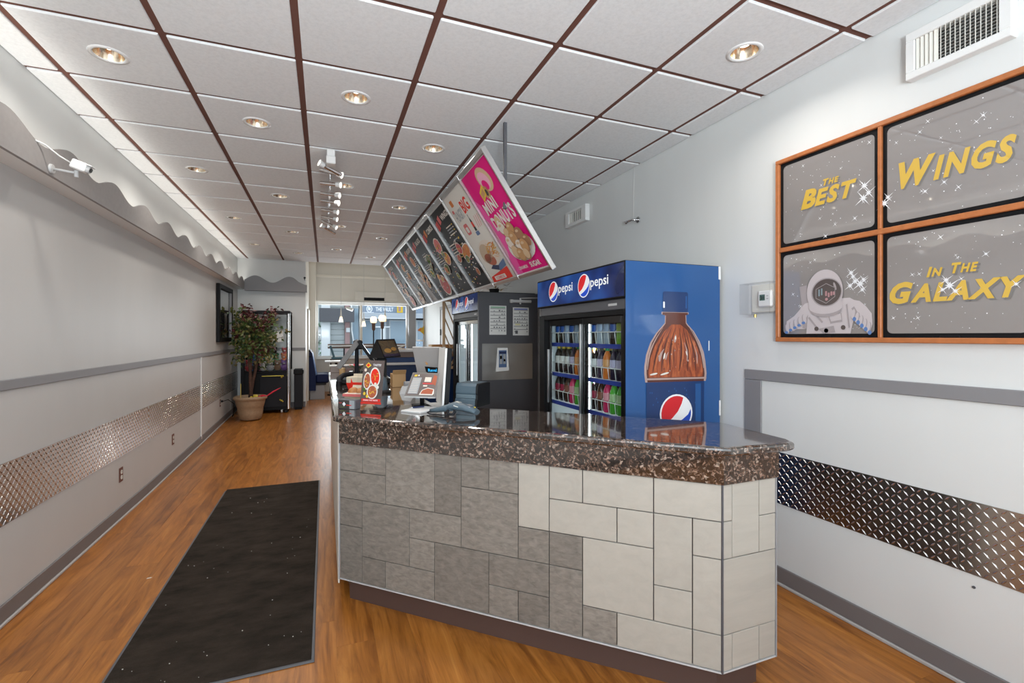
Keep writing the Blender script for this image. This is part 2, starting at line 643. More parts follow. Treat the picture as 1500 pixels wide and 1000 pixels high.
class Print:
    """flat printed artwork lying on a real surface; (0,0) is the lower left corner"""
    STEP = 0.0005
    def __init__(s, O, U, V, mb=None):
        s.O = Vector(O); s.U = Vector(U).normalized(); s.V = Vector(V).normalized()
        s.N = s.U.cross(s.V); s.k = 1
        s.mb = mb or MB()

    def pt(s, x, y, k=None):
        return s.O + s.U * x + s.V * y + s.N * (s.STEP * (s.k if k is None else k))

    def up(s, n=1):
        s.k += n
        return s

    def poly(s, pts, mat):
        s.mb.add([s.pt(x, y) for x, y in pts], [tuple(range(len(pts)))], mat)
        return s

    def rect(s, x0, y0, x1, y1, mat, r=0.0):
        if r <= 0:
            return s.poly([(x0, y0), (x1, y0), (x1, y1), (x0, y1)], mat)
        p = []
        for cx, cy, a0 in ((x1 - r, y0 + r, -PI / 2), (x1 - r, y1 - r, 0), (x0 + r, y1 - r, PI / 2), (x0 + r, y0 + r, PI)):
            for i in range(5):
                a = a0 + PI / 2 * i / 4
                p.append((cx + r * math.cos(a), cy + r * math.sin(a)))
        return s.poly(p, mat)

    def ell(s, cx, cy, rx, ry, mat, n=24, a0=0, a1=2 * PI, rot=0.0):
        p = []
        full = abs(a1 - a0 - 2 * PI) < 1e-6
        for i in range(n if full else n + 1):
            a = a0 + (a1 - a0) * i / n
            x = rx * math.cos(a); y = ry * math.sin(a)
            p.append((cx + x * math.cos(rot) - y * math.sin(rot), cy + x * math.sin(rot) + y * math.cos(rot)))
        return s.poly(p, mat)

    def text(s, body, x, y, h, mat, shear=0.0, bold=0.0, width=None, align='l', rot=0.0, spacing=1.0):
        v, f = text_geo(body, shear, bold, spacing)
        if not v:
            return s
        x0 = min(p[0] for p in v); x1 = max(p[0] for p in v)
        sy = h / 0.70
        sx = sy if width is None else width / (x1 - x0)
        w = (x1 - x0) * sx
        ox = x - (w / 2 if align == 'c' else w if align == 'r' else 0)
        q = []
        for a, b in v:
            X = (a - x0) * sx; Y = b * sy
            dx = X * math.cos(rot) - Y * math.sin(rot); dy = X * math.sin(rot) + Y * math.cos(rot)
            q.append(s.pt(ox + dx, y + dy))
        s.mb.add(q, f, mat)
        return s

    def star(s, x, y, r, mat, w=0.16, rot=0.0):
        p = []
        for i in range(8):
            a = rot + PI / 4 * i
            rr = r if i % 2 == 0 else r * w
            p.append((x + rr * math.cos(a), y + rr * math.sin(a)))
        return s.poly(p, mat)

def ordn(n):
    return ['first', 'second', 'third', 'fourth', 'fifth', 'sixth', 'seventh', 'eighth', 'ninth', 'tenth', 'eleventh', 'twelfth', 'thirteenth', 'fourteenth', 'fifteenth', 'sixteenth'][n]

def inset(poly, d):
    """move every edge of a counter-clockwise polygon inwards by d"""
    n = len(poly); out = []
    for i in range(n):
        p0 = Vector(poly[i - 1]); p1 = Vector(poly[i]); p2 = Vector(poly[(i + 1) % n])
        e1 = (p1 - p0).normalized(); e2 = (p2 - p1).normalized()
        n1 = Vector((-e1.y, e1.x)); n2 = Vector((-e2.y, e2.x))
        b = (n1 + n2); k = d * 2 / max(b.length_squared, 0.2)
        out.append(tuple(p1 + b * k * 1.0))
    return out
# ------------------------------------------------------------------ the room
XL, XR, YB, YF, YW, ZC = -1.52, 2.495, -3.0, 12.8, 10.2, 2.925
XN = -0.35          # right side of the nook wall beside the claw machine

def FZ(y):          # the old floor rises gently towards the street end
    return .08 * min(1.0, max(0.0, (y - 5.3) / 4.0))

fl = struct('floor', MB().box((XL - .1, YB - .1, -.12), (XR + .1, YF + .1, -.003), 'wood_floor'))
ncol = 23
pw = (XR - XL) / ncol
pl_full = MB().box((.0003, .0003, -.003), (pw - .0003, 1.5 - .0003, 0), 'wood_floor').mesh('plank')
for i in range(ncol):
    x = XL + i * pw
    y = 0.5 - R.uniform(0, 1.4)
    while y < YF - .02:
        lim = YF if x > XN - pw else YW
        if y > lim - .02:
            break
        if y + 1.5 > 5.3:
            ye = min(y + 1.5, lim)
            bb = MB().box((.0003, .0003, -.003), (pw - .0003, ye - y - .0003, 0), 'wood_floor')
            bb.v = [(q_[0], q_[1], q_[2] + FZ(y + q_[1])) for q_ in bb.v]
            me = bb.mesh('plank')
        elif y + 1.5 > lim:
            me = MB().box((.0003, .0003, -.003), (pw - .0003, lim - y - .0003, 0), 'wood_floor').mesh('plank')
        else:
            me = pl_full
        inst('plank', me, fl, (x, y, 0))
        y += 1.5

# ceiling: upper slab, grid tees, one object per tile
ce = struct('ceiling', MB().box((XL - .1, YB - .1, 3.0), (XR + .1, YW, 3.1), 'wall_white')
            .box((XL, YB, 2.93), (XR, -.93, 3.0), 'ceiling_tile')
            .box((XN - .1, YW - .02, 2.94), (XR, YW, 3.75), 'wall_cream')
            .box((XN - .1, YW - .02, 3.75), (XR + .1, YF + .1, 3.85), 'wall_cream'))
GX = [XL] + [-1.347 + .61 * i for i in range(7)] + [XR]
GY = [2.765 + .61 * j for j in range(-6, 13)]
GY = [y for y in GY if y < YW - .1] + [YW]
for i in range(1, 8):
    struct('ceiling_tee', MB().box((GX[i] - .022, GY[0], ZC + .004), (GX[i] + .022, YW, ZC + .03), 'grid_brown'), ce)
for y in GY[:-1]:
    struct('ceiling_tee', MB().box((XL, y - .022, ZC + .005), (XR, y + .022, ZC + .03), 'grid_brown'), ce)
LIGHTS = [(0, 0), (2, 0), (5, -2), (1, 1), (3, 1), (0, 3), (2, 3), (1, 4), (3, 4), (0, 6), (2, 6), (1, 7), (3, 7), (0, 9), (2, 9), (1, 10), (3, 10)]
tile_me = {}
for i in range(8):
    for j in range(len(GY) - 1):
        w = GX[i + 1] - GX[i] - (.034 if 0 < i < 7 else .017 + .004)
        d = GY[j + 1] - GY[j] - .034
        x = GX[i] + (.017 if i > 0 else .004); y = GY[j] + .017
        hole = (i - 1, j - 6) in LIGHTS
        key = (round(w, 3), round(d, 3), hole)
        if key not in tile_me:
            b = MB()
            if not hole:
                b.box((0, 0, -.006), (w, d, .024), 'ceiling_tile', .004)
            else:
                n = 32; sq = []; ci = []
                for k in range(n):
                    a = 2 * PI * k / n
                    c, s_ = math.cos(a), math.sin(a); q = max(abs(c), abs(s_))
                    sq.append((w / 2 + c / q * w / 2, d / 2 + s_ / q * d / 2)); ci.append((w / 2 + .066 * c, d / 2 + .066 * s_))
                rg = [[(*p, .024) for p in sq], [(*p, -.003) for p in sq], [(p[0] * .985 + w * .0075, p[1] * .985 + d * .0075, -.006) for p in sq], [(*p, -.006) for p in ci], [(*p, .024) for p in ci]]
                rg = [r[::-1] for r in rg]
                b.rings(rg, 'ceiling_tile', caps=False, smooth=False)
            tile_me[key] = b.mesh('ceiling_tile')
        inst('ceiling_tile', tile_me[key], ce, (x, y, ZC))

# walls
struct('wall_left', MB().box((XL - .1, YB, 0), (XL, YW + .1, 2.345), 'wall_white_left').box((XL - .1, YB, 2.345), (XL, YW + .1, 3.0), 'wall_white'))  # whiter above the valance: cove glow put into the wall colour
struct('wall_right', MB().box((XR, YB, 0), (XR + .1, 4.5, 3.0), 'wall_white').box((XR, 5.42, 0), (XR + .1, YF + .1, 3.8), 'wall_white')
       .box((XR, 4.5, 2.02), (XR + .1, 5.42, 3.8), 'wall_white')
       .box((XR + .9, 4.4, 0), (XR + 1.0, 5.5, 2.2), 'wall_cream').box((XR + .1, 4.4, 0), (XR + .9, 4.5, 2.2), 'wall_cream')
       .box((XR + .1, 5.42, 0), (XR + .9, 5.5, 2.2), 'wall_cream').box((XR + .1, 4.5, 2.02), (XR + .9, 5.42, 2.2), 'wall_cream').box((XR + .1, 4.5, -.1), (XR + .9, 5.42, 0), 'wood_floor'))
struct('wall_nook', MB().box((XL, YW, 0), (XN, YW + .1, 3.0), 'wall_white').box((XN - .1, YW + .1, 0), (XN, YF, 3.8), 'wall_cream')
       .box((XN, 12.35, 0), (-.2, YF, 3.75), 'wall_cream'))
# street wall with two window openings
ZS, ZH = .92, 2.30
struct('wall_street', MB().box((XN - .1, YF, 0), (XR + .1, YF + .15, ZS), 'far_wall').box((XN - .1, YF, ZH), (XR + .1, YF + .15, 3.8), 'far_wall')
       .box((XN - .1, YF, ZS), (-.2, YF + .15, ZH), 'far_wall'))
struct('column', MB().box((2.06, YF - .08, 0), (2.24, YF + .15, ZH + .1), 'mid_grey', .006))
struct('trim_1', MB().box((-.2, YF - .05, 2.93), (XR, YF, 2.99), 'wall_cream', .006).box((-.2, YF - .03, ZH + .005), (2.06, YF, ZH + .045), 'white', .006))
w1 = struct('window_1', MB().box((-.2, YF + .02, ZS), (-.15, YF + .09, ZH), 'white', .004).box((2.01, YF + .02, ZS), (2.06, YF + .09, ZH), 'white', .004)
            .box((-.15, YF + .02, ZS), (2.01, YF + .09, ZS + .05), 'white', .004).box((-.15, YF + .02, ZH - .05), (2.01, YF + .09, ZH), 'white', .004)
            .box((.84, YF + .02, ZS + .05), (.90, YF + .09, ZH - .05), 'wall_cream', .004))
struct('window_pane', MB().box((-.15, YF + .05, ZS + .05), (.84, YF + .056, ZH - .05), 'street_glass'), w1)
struct('window_pane', MB().box((.90, YF + .05, ZS + .05), (2.01, YF + .056, ZH - .05), 'street_glass'), w1)
struct('window_sill', MB().box((-.2, YF - .06, ZS - .035), (2.06, YF, ZS), 'white', .004), w1)
w2 = struct('window_2', MB().box((2.24, YF + .02, ZS), (2.27, YF + .09, ZH), 'white', .004).box((2.465, YF + .02, ZS), (2.495, YF + .09, ZH), 'white', .004)
            .box((2.27, YF + .02, ZH - .04), (2.465, YF + .09, ZH), 'white', .004).box((2.27, YF + .02, ZS), (2.465, YF + .09, ZS + .04), 'white', .004).box((2.27, YF + .02, 1.90), (2.465, YF + .08, 1.94), 'black', .004))
struct('window_pane', MB().box((2.27, YF + .05, ZS + .04), (2.465, YF + .056, ZH - .04), 'street_glass'), w2)
# unseen wall behind the camera, its window opening added for the fill light
struct('wall_back', MB().box((XL, YB - .1, 0), (-1.45, YB, 3), 'wall_white').box((.95, YB - .1, 0), (XR, YB, 3), 'wall_white')
       .box((-1.45, YB - .1, 0), (.95, YB, .3), 'wall_white').box((-1.45, YB - .1, 2.6), (.95, YB, 3), 'wall_white'))
struct('added_window', MB().box((-1.45, YB - .08, .3), (-1.40, YB - .03, 2.6), 'aluminium').box((.90, YB - .08, .3), (.95, YB - .03, 2.6), 'aluminium')
       .box((-1.40, YB - .08, 2.55), (.90, YB - .03, 2.6), 'aluminium').box((-1.40, YB - .08, .3), (.90, YB - .03, .35), 'aluminium').box((-.28, YB - .08, .35), (-.22, YB - .03, 2.55), 'aluminium'))

# baseboards (grey vinyl with a pale toe)
def baseboard(name, x, y0, y1, sgn):
    b = MB()
    if sgn > 0:
        b.box((x, y0, .018), (x + .012, y1, .105), 'base_grey', .003).box((x, y0, 0), (x + .02, y1, .018), 'base_grey_light', .004)
    else:
        b.box((x - .012, y0, .018), (x, y1, .108), 'base_grey', .003).box((x - .02, y0, 0), (x, y1, .018), 'base_grey_light', .004)
    struct(name, b)
b = MB()
for y0_, y1_ in ((YB, 5.3), (5.3, 9.3), (9.3, YW)):
    n0 = len(b.v)
    b.box((XL, y0_, .018), (XL + .012, y1_, .105), 'base_grey', .003).box((XL, y0_, 0), (XL + .02, y1_, .018), 'base_grey_light', .004)
    b.v[n0:] = [(p_[0], p_[1], p_[2] + FZ(p_[1])) for p_ in b.v[n0:]]
struct('baseboard_left', b)
baseboard('baseboard_right', XR, YB, 4.45, -1)
struct('baseboard_nook', MB().box((XL, YW - .012, .08), (XN, YW, .185), 'base_grey', .003))
# painted dado rails
struct('trim_2', MB().box((XL, YB, 1.184), (XL + .012, YW, 1.238), 'stripe_grey', .003))
struct('trim_3', MB().box((XR - .012, YB, 1.190), (XR, 2.29, 1.252), 'stripe_grey', .003).box((XR - .012, 2.165, .108), (XR, 2.29, 1.189), 'stripe_grey', .003))
struct('trim_4', MB().box((XL, 7.335, .105), (XL + .014, 7.375, 1.184), 'white_gloss', .004))
struct('trim_5', MB().box((XL, YW - .012, 1.184), (XN, YW, 1.238), 'stripe_grey', .003))

# grey service door standing open beside the second cooler
d = struct('door_1', MB().box((1.70, 5.42, .012), (2.47, 5.465, 1.985), 'door_grey', .003))
struct('kick_plate', MB().box((1.742, 5.416, .935), (2.395, 5.42, 1.372), 'brushed_steel'), d)
cl = MB().cyl((2.10, 5.385, 1.885), (2.36, 5.385, 1.885), .018, .018, 'light_grey', 12).box((2.09, 5.375, 1.865), (2.13, 5.42, 1.905), 'light_grey', .004)
cl.cyl((2.22, 5.385, 1.85), (2.22, 5.385, 1.925), .012, .012, 'light_grey', 8).tube([(2.22, 5.385, 1.922), (2.34, 5.33, 1.924), (2.485, 5.28, 1.926)], .006, 'light_grey', 6)
struct('door_closer', cl, d)
struct('trim_6', MB().box((XR - .02, 4.44, 0), (XR, 4.5, 2.08), 'door_grey', .003).box((XR - .02, 4.5, 2.02), (XR, 5.42, 2.08), 'door_grey', .003))
# far steel door in the right wall
Yd0, Yd1 = 9.4, 10.95
d2 = struct('door_2', MB().box((XR - .03, 9.55, 0), (XR, 10.75, 2.06), 'light_grey', .004))
struct('door_frame', MB().box((XR - .04, 9.48, 0), (XR, 9.55, 2.13), 'mid_grey', .004).box((XR - .04, 10.75, 0), (XR, 10.82, 2.13), 'mid_grey', .004).box((XR - .04, 9.55, 2.06), (XR, 10.75, 2.13), 'mid_grey', .004), d2)
struct('hinge', MB().box((XR - .05, 10.70, 1.48), (XR - .03, 10.76, 1.62), 'black', .003), d2)
# white side door of the washroom on the nook wall
d3 = struct('door_3', MB().box((XN, 11.1, 0), (XN + .03, 11.95, 2.05), 'offwhite', .004))
struct('door_handle', MB().cyl((XN + .03, 11.2, 1.02), (XN + .08, 11.2, 1.02), .012, .012, 'black', 8).cyl((XN + .08, 11.2, 1.02), (XN + .08, 11.32, 1.02), .010, .010, 'black', 8), d3)
struct('door_handle', MB().cyl((XN + .03, 11.2, 1.14), (XN + .06, 11.2, 1.14), .02, .02, 'black', 10), d3)

# ------------------------------------------------------------------ wavy valances
def wave_poly(a0, a1, z0, zfun, n):
    pts = [(a0, z0), (a1, z0)]
    for k in range(n + 1):
        a = a1 + (a0 - a1) * k / n
        pts.append((a, zfun(a)))
    return pts
def strip_board(pts_fn, a0, a1, z0, n, P3, mat, b):
    fr = []; bk = []
    for k in range(n + 1):
        a = a0 + (a1 - a0) * k / n
        z = pts_fn(a)
        fr.append((P3(a, z0, 0), P3(a, z, 0))); bk.append((P3(a, z0, 1), P3(a, z, 1)))
    v = []; f = []
    for k in range(n + 1):
        v += [fr[k][0], fr[k][1], bk[k][0], bk[k][1]]
    for k in range(n):
        i = 4 * k; j = i + 4
        f += [(i, j, j + 1, i + 1), (i + 2, i + 3, j + 3, j + 2), (i + 1, j + 1, j + 3, i + 3), (i, i + 2, j + 2, j)]
    f += [(0, 1, 3, 2), (4 * n, 4 * n + 2, 4 * n + 3, 4 * n + 1)]
    b.add(v, f, mat)
v1 = thing('wavy_valance', 'long grey wave-topped valance high along the left wall', 'valance', (XL + .065, 4.8, 2.335))
b = MB(); strip_board(lambda y: 2.505 + .038 * math.cos(2 * PI * (y - 2.95) / .625), -.6, YW - .13, 2.337, 280, lambda a, z, k: (-1.39 - .018 * k, a, z), 'wave_grey', b)
part('wave_board', b, v1)
part('shelf', MB().box((XL, -.6, 2.337), (-1.408, YW, 2.355), 'white'), v1, 'white underside')
v2 = thing('wavy_valance', 'short grey wave-topped valance above the claw machine on the far left wall', 'valance', (-.87, YW - .07, 2.31))
b = MB(); strip_board(lambda x: 2.535 - .062 * math.cos(2 * PI * (x + 1.5) / .58 * 1.0) * (1 if x < -.45 else .6) - max(0, (x + .55)) * .22, -1.39, XN + .03, 2.315, 60, lambda a, z, k: (a, YW - .13 + .018 * k, z), 'stripe_grey', b)
part('wave_board', b, v2)
part('shelf', MB().box((-1.39, YW - .112, 2.315), (XN + .03, YW, 2.335), 'stripe_grey'), v2)

# ------------------------------------------------------------------ diamond plate
def lozenges(b, face, span, z0, z1, P3, mat):
    p = .0262
    nr = int((z1 - z0) / p); nc = int(span / p)
    for r in range(nr):
        for c_ in range(nc):
            cx = (c_ + .5) * p; cz = z0 + (r + .5) * (z1 - z0) / nr
            ang = PI / 4 if (r + c_) % 2 else -PI / 4
            L, W, H_ = .0146, .0044, .0030
            q = []
            for dx, dz, h in ((-L, 0, 0), (0, -W, 0), (L, 0, 0), (0, W, 0), (-L * .55, 0, H_), (L * .55, 0, H_)):
                q.append(P3(cx + dx * math.cos(ang) - dz * math.sin(ang), cz + dx * math.sin(ang) + dz * math.cos(ang), h))
            b.add(q, [(0, 1, 4), (1, 5, 4), (1, 2, 5), (2, 3, 5), (3, 4, 5), (3, 0, 4)], mat)
def diamond_plate(side, y0, y1, z0, z1, label):
    x = XL if side < 0 else XR
    s_ = 1 if side < 0 else -1
    t = thing('diamond_plate', label, 'metal panel', (x, (y0 + y1) / 2, z0), 'diamond plate panels on the walls')
    lo = (min(x, x + s_ * .004), y0 + .001, z0); hi = (max(x, x + s_ * .004), y1 - .001, z1)
    part('sheet', MB().box(lo, hi, 'diamond_steel'), t)
    b = MB()
    if side < 0:
        P3 = lambda a, z, h: (x + .004 + h, y0 + a, z)
    else:
        P3 = lambda a, z, h: (x - .004 - h, y1 - a, z)
    lozenges(b, None, y1 - y0, z0, z1, P3, 'diamond_steel')
    part('raised_tread', b, t, kind='stuff')
diamond_plate(-1, .46, 2.90, .50, .815, 'steel diamond plate on the left wall nearest the camera, before the first joint')
diamond_plate(-1, 2.90, 5.34, .50, .815, 'steel diamond plate on the left wall above the nearer socket')
diamond_plate(-1, 5.34, 7.355, .50, .815, 'pale steel diamond plate on the left wall between the joint and the white strip')
diamond_plate(-1, 7.355, YW, .50, .815, 'steel diamond plate on the left wall between the white strip and the potted tree')
diamond_plate(1, .30, 1.19, .476, .778, 'steel diamond plate at the right end of the right wall')
diamond_plate(1, 1.19, 2.16, .476, .778, 'steel diamond plate on the right wall beside the counter end')

# ------------------------------------------------------------------ floor mat
b = MB()
b.box((-.875, 2.315, 0), (-.043, 5.21, .006), 'dark_grey', .002)
mt = thing('entrance_mat', 'long dark brown carpet mat with rubber edge on the wooden floor', 'mat', (-.46, 3.76, 0))
part('rubber_edge', b, mt, 'thin grey rubber edge')
part('pile', MB().box((-.862, 2.33, .005), (-.056, 5.197, .010), 'mat_pile', .002), mt)
cr = MB()
for k in range(46):
    x = R.uniform(-.82, -.1); y = 2.35 + 2.5 * R.random() ** 1.6; r = R.uniform(.0012, .0035)
    cr.ball((x, y, .0105), (r, r, r * .6), 'offwhite', 5, 3)
part('lint', cr, mt, 'pale specks of lint', kind='stuff')
solo('paper_scrap', MB().prism([(0, 0), (.022, .004), (.026, .012), (.004, .010)], (-1.0, 3.48, 0.0005), (1, 0, 0), (0, 1, 0), .001, 'white'), 'tiny white paper scrap on the wood floor left of the mat', 'scrap')

# ------------------------------------------------------------------ ceiling lights
P('lamp_glow', (1, .93, .78), .5, emit=7.0)
P('reflector', (.86, .74, .58), .2, 1.0)
def tl(i, j):
    return -1.347 + .61 * (i + .5), 2.765 + .61 * (j + .5)
ring = MB().lathe([(.088, -.0060), (.086, -.010), (.074, -.012), (.066, -.009), (.0655, -.004)], (0, 0, 0), 'white_gloss', 24, caps=False).mesh('trim_ring')
refl = MB().lathe([(.0655, -.006), (.060, .012), (.050, .035), (.040, .045)], (0, 0, 0), 'reflector', 24, caps=False).mesh('reflector')
bulb = MB().ball((0, 0, .040), (.030, .030, .016), 'lamp_glow', 12, 6).box((-.035, -.035, .044), (.035, .035, .05), 'white').mesh('bulb')
ROWN = {0: 'along the left cove', 1: 'left of the track light', 2: 'beside the track light', 3: 'nearest the menu board', 5: 'by the right wall'}
cnt = {}
for (i, j) in LIGHTS:
    x, y = tl(i, j)
    k = cnt.get(i, 0); cnt[i] = k + 1
    lab = ('recessed downlight near the right wall above the star posters' if i == 5 else
           '%s recessed ceiling downlight from the front in the row %s' % (ordn(k), ROWN[i]))
    t = thing('downlight', lab, 'ceiling light', (x, y, ZC), 'recessed downlights in the ceiling')
    inst('trim_ring', ring, t); inst('reflector', refl, t); inst('bulb', bulb, t)
    a = area('downlight_beam', (x, y, ZC - .014), (0, 0, 0), .10, .10, 4.3, (1.0, .94, .86), 'DISK', 2.6)
# ------------------------------------------------------------------ service counter
A2, B2, C2 = (.077, 2.789), (1.459, 1.450), (1.747, 1.450)
body = [A2, B2, C2, (1.80, 1.86), (.93, 2.69), (.62, 2.985), (.62, 6.05), (.077, 6.05)]
ct = thing('service_counter', 'tiled grey and white angled service counter with granite apron', 'counter', (.8, 2.3, 0))
def poly_prism(b, poly, z0, z1, mat):
    n = len(poly)
    v = [(x, y, z0) for x, y in poly] + [(x, y, z1) for x, y in poly]
    b.add(v, [tuple(range(n))[::-1], tuple(range(n, 2 * n))] + [(i, (i + 1) % n, n + (i + 1) % n, n + i) for i in range(n)], mat)
    return b
part('core', poly_prism(MB(), inset(body, .011), .136, .994, 'grout'), ct)
part('toe_kick', poly_prism(MB(), inset(body, .055), 0, .136, 'toe_brown'), ct)
ap = [(A2[0] - .006, A2[1] - .010), (B2[0] - .004, B2[1] - .011), (C2[0] + .008, C2[1] - .008), (1.815, 1.86), (1.70, 1.90), (1.68, 1.56), (1.50, 1.56), (.15, 2.86), (.071, 2.86)]
part('granite_apron', poly_prism(MB(), ap, .876, .9945, 'granite'), ct)
part('side_panel', MB().box((.068, 2.80, .10), (.077, 6.05, .985), 'wall_cream', .002), ct, 'cream painted side panel')
for lo_, hi_, m_ in (((.071, 2.783, .13), (.079, 2.793, .876), 'mid_grey'), ((B2[0] - .004, B2[1] - .003, .13), (B2[0] + .003, B2[1] + .004, .876), 'dark_grey'), ((C2[0] - .002, C2[1] - .002, .128), (C2[0] + .004, C2[1] + .006, .876), 'mid_grey')):
    part('corner_trim', MB().box(lo_, hi_, m_), ct)
T_ = .006
bt = MB()
dv = Vector((B2[0] - A2[0], B2[1] - A2[1], 0)); Lc = dv.length; dv.normalize()
nv = Vector((dv.y, -dv.x, 0))
bt.prism([(0, .128), (Lc, .128), (Lc, .134), (0, .134)], Vector((A2[0], A2[1], 0)) - nv * .02, dv, (0, 0, 1), .021, 'light_grey')
bt.box((B2[0], B2[1] - .001, .128), (C2[0] + .003, B2[1] + .02, .134), 'light_grey')
part('bottom_trim', bt, ct)
US = [0.002, .153, .305, .455, .604, .755, .905, 1.056, 1.207, 1.361, 1.511, 1.662, 1.813, Lc]
VS = [.874, .727, .578, .429, .279, .136]
GREY = [(0, 1, 0, 1), (1, 2, 0, 1), (0, 2, 1, 2), (2, 4, 0, 2), (4, 5, 0, 2), (5, 6, 0, 1), (6, 7, 0, 1), (5, 7, 1, 3), (0, 1, 2, 3), (1, 3, 2, 4), (3, 5, 2, 3), (0, 1, 3, 5), (1, 2, 4, 5), (2, 4, 4, 5), (3, 4, 3, 4), (4, 6, 3, 5), (6, 8, 3, 4), (6, 7, 4, 5), (7, 8, 4, 5), (7, 8, 2, 3), (8, 9, 2, 3), (8, 9, 3, 5), (9, 10, 4, 5)]
WHITE = [(7, 8, 0, 2), (8, 9, 0, 1), (9, 11, 0, 1), (11, 13, 0, 1), (8, 10, 1, 2), (10, 11, 1, 2), (11, 12, 1, 3), (12, 13, 1, 2), (9, 11, 2, 4), (11, 12, 3, 4), (12, 13, 2, 4), (10, 12, 4, 5), (12, 13, 4, 5)]
def tile(O, U, N, u0, u1, v0, v1, mat, g=.0016):
    T = Matrix.Identity(4)
    for r in range(3):
        T[r][0] = U[r]; T[r][1] = (0, 0, 1)[r]; T[r][2] = N[r]; T[r][3] = O[r]
    b = MB(T)
    pr = R.uniform(-.0006, .0008)
    b.box((u0 + g, v0 + g, -.0105), (u1 - g, v1 - g, pr), mat, .0014)
    part('tile', b, ct)
O1 = Vector((A2[0], A2[1], 0))
for a, b_, c, d_ in GREY:
    tile(O1, dv, nv, US[a], US[b_], VS[d_], VS[c], 'slate_tile')
for a, b_, c, d_ in WHITE:
    tile(O1, dv, nv, US[a], US[b_], VS[d_], VS[c], 'marble_tile', .002)
O2 = Vector((B2[0], B2[1], 0)); ue = Vector((1, 0, 0)); ne = Vector((0, -1, 0)); W_ = C2[0] - B2[0]
UE = [.003, .050, .195, W_ - .002]
for a, b_, c, d_ in [(0, 1, 0, 1), (0, 1, 1, 2), (1, 2, 0, 2), (2, 3, 0, 1), (2, 3, 1, 2), (0, 3, 2, 4), (0, 1, 4, 5), (1, 2, 4, 5), (2, 3, 4, 5)]:
    tile(O2, ue, ne, UE[a], UE[b_], VS[d_], VS[c], 'marble_tile')

slab = [(.04, 6.10), (.04, 2.785), (.052, 2.758), (1.428, 1.418), (1.455, 1.404), (1.745, 1.384), (1.785, 1.396), (1.812, 1.44), (1.855, 1.845), (.907, 2.73), (.65, 2.975), (.65, 6.10)]
b = MB()
rg = []
for dz, dd in ((.9945, .012), (.998, .004), (1.004, 0), (1.018, 0), (1.0245, .003), (1.028, .008), (1.030, .016)):
    rg.append([(x, y, dz) for x, y in (inset(slab, dd) if dd else slab)])
b.rings(rg, 'granite', smooth=False)
solo('granite_countertop', b, 'polished brown granite countertop on the tiled counter', 'countertop', (.8, 2.3, .9945))

# ------------------------------------------------------------------ drinks coolers
P('cooler_blue', (.010, .085, .33), .28, coat=.4)
P('cooler_blue_dark', (.006, .020, .10), .22, coat=.5)
P('logo_red', (.62, .012, .020), .35)
P('logo_blue', (.006, .06, .45), .35)
P('logo_white', (.85, .86, .88), .4)
P('sign_red', (.70, .015, .020), .35, emit=.35)
P('sign_blue', (.010, .07, .55), .35, emit=.35)
P('sign_white', (.85, .87, .9), .4, emit=.35)
P('led_strip', (.9, .96, 1.0), .5, emit=6.0)
P('lining', (.72, .76, .78), .4)
P('shelf_blue', (.03, .06, .36), .4)
def cola_mat():
    m, nt, b = nt_new('cola')
    tc = nd(nt, 'ShaderNodeTexCoord')
    mp = nd(nt, 'ShaderNodeMapping')
    mp.inputs['Rotation'].default_value = (0, .35, 0)
    mp.inputs['Scale'].default_value = (26, 1, 6)
    link(nt, tc.outputs['Object'], mp.inputs['Vector'])
    n = nd(nt, 'ShaderNodeTexNoise', Scale=1.0, Detail=6.0, Roughness=0.6, Distortion=1.4)
    link(nt, mp.outputs[0], n.inputs['Vector'])
    r = ramp(nt, [(0.25, (.10, .022, .012)), (0.45, (.27, .062, .026)), (.60, (.42, .105, .035)), (.78, (.60, .24, .12))])
    link(nt, n.outputs['Fac'], r.inputs[0])
    link(nt, r.outputs[0], b.inputs['Base Color'])
    b.inputs['Roughness'].default_value = .3
cola_mat()
P('cola_deep', (.10, .028, .018), .3)
P('cola_light', (.58, .20, .08), .25)
P('label_navy', (.008, .035, .13), .3)
def header_mat():
    m, nt, b = nt_new('header_blue')
    tc = nd(nt, 'ShaderNodeTexCoord')
    n = nd(nt, 'ShaderNodeTexNoise', Scale=2.4, Detail=2.0)
    link(nt, tc.outputs['Object'], n.inputs['Vector'])
    r = ramp(nt, [(0.35, (.006, .012, .06)), (0.5, (.010, .035, .17)), (.68, (.02, .10, .38))])
    link(nt, n.outputs['Fac'], r.inputs[0])
    link(nt, r.outputs[0], b.inputs['Base Color'])
    link(nt, r.outputs[0], b.inputs['Emission Color'])
    b.inputs['Emission Strength'].default_value = .35
    b.inputs['Roughness'].default_value = .2
header_mat()

def globe(p, cx, cy, rx, ry, red, white, blue):
    p.ell(cx, cy, rx * 1.10, ry * 1.10, white, 28).up()
    def arc(a0, a1, back):
        pts = []
        for k in range(13):
            a = math.radians(a0 + (a1 - a0) * k / 12)
            pts.append((cx + rx * math.cos(a), cy + ry * math.sin(a)))
        for bx, by in back:
            pts.append((cx + rx * bx, cy + ry * by))
        return pts
    p.poly(arc(62, 214, [(-.30, -.28), (.10, .10), (.36, .55)]), red)
    p.poly(arc(232, 372, [(.80, -.10), (.42, -.36), (-.05, -.58)]), blue)
    p.up()

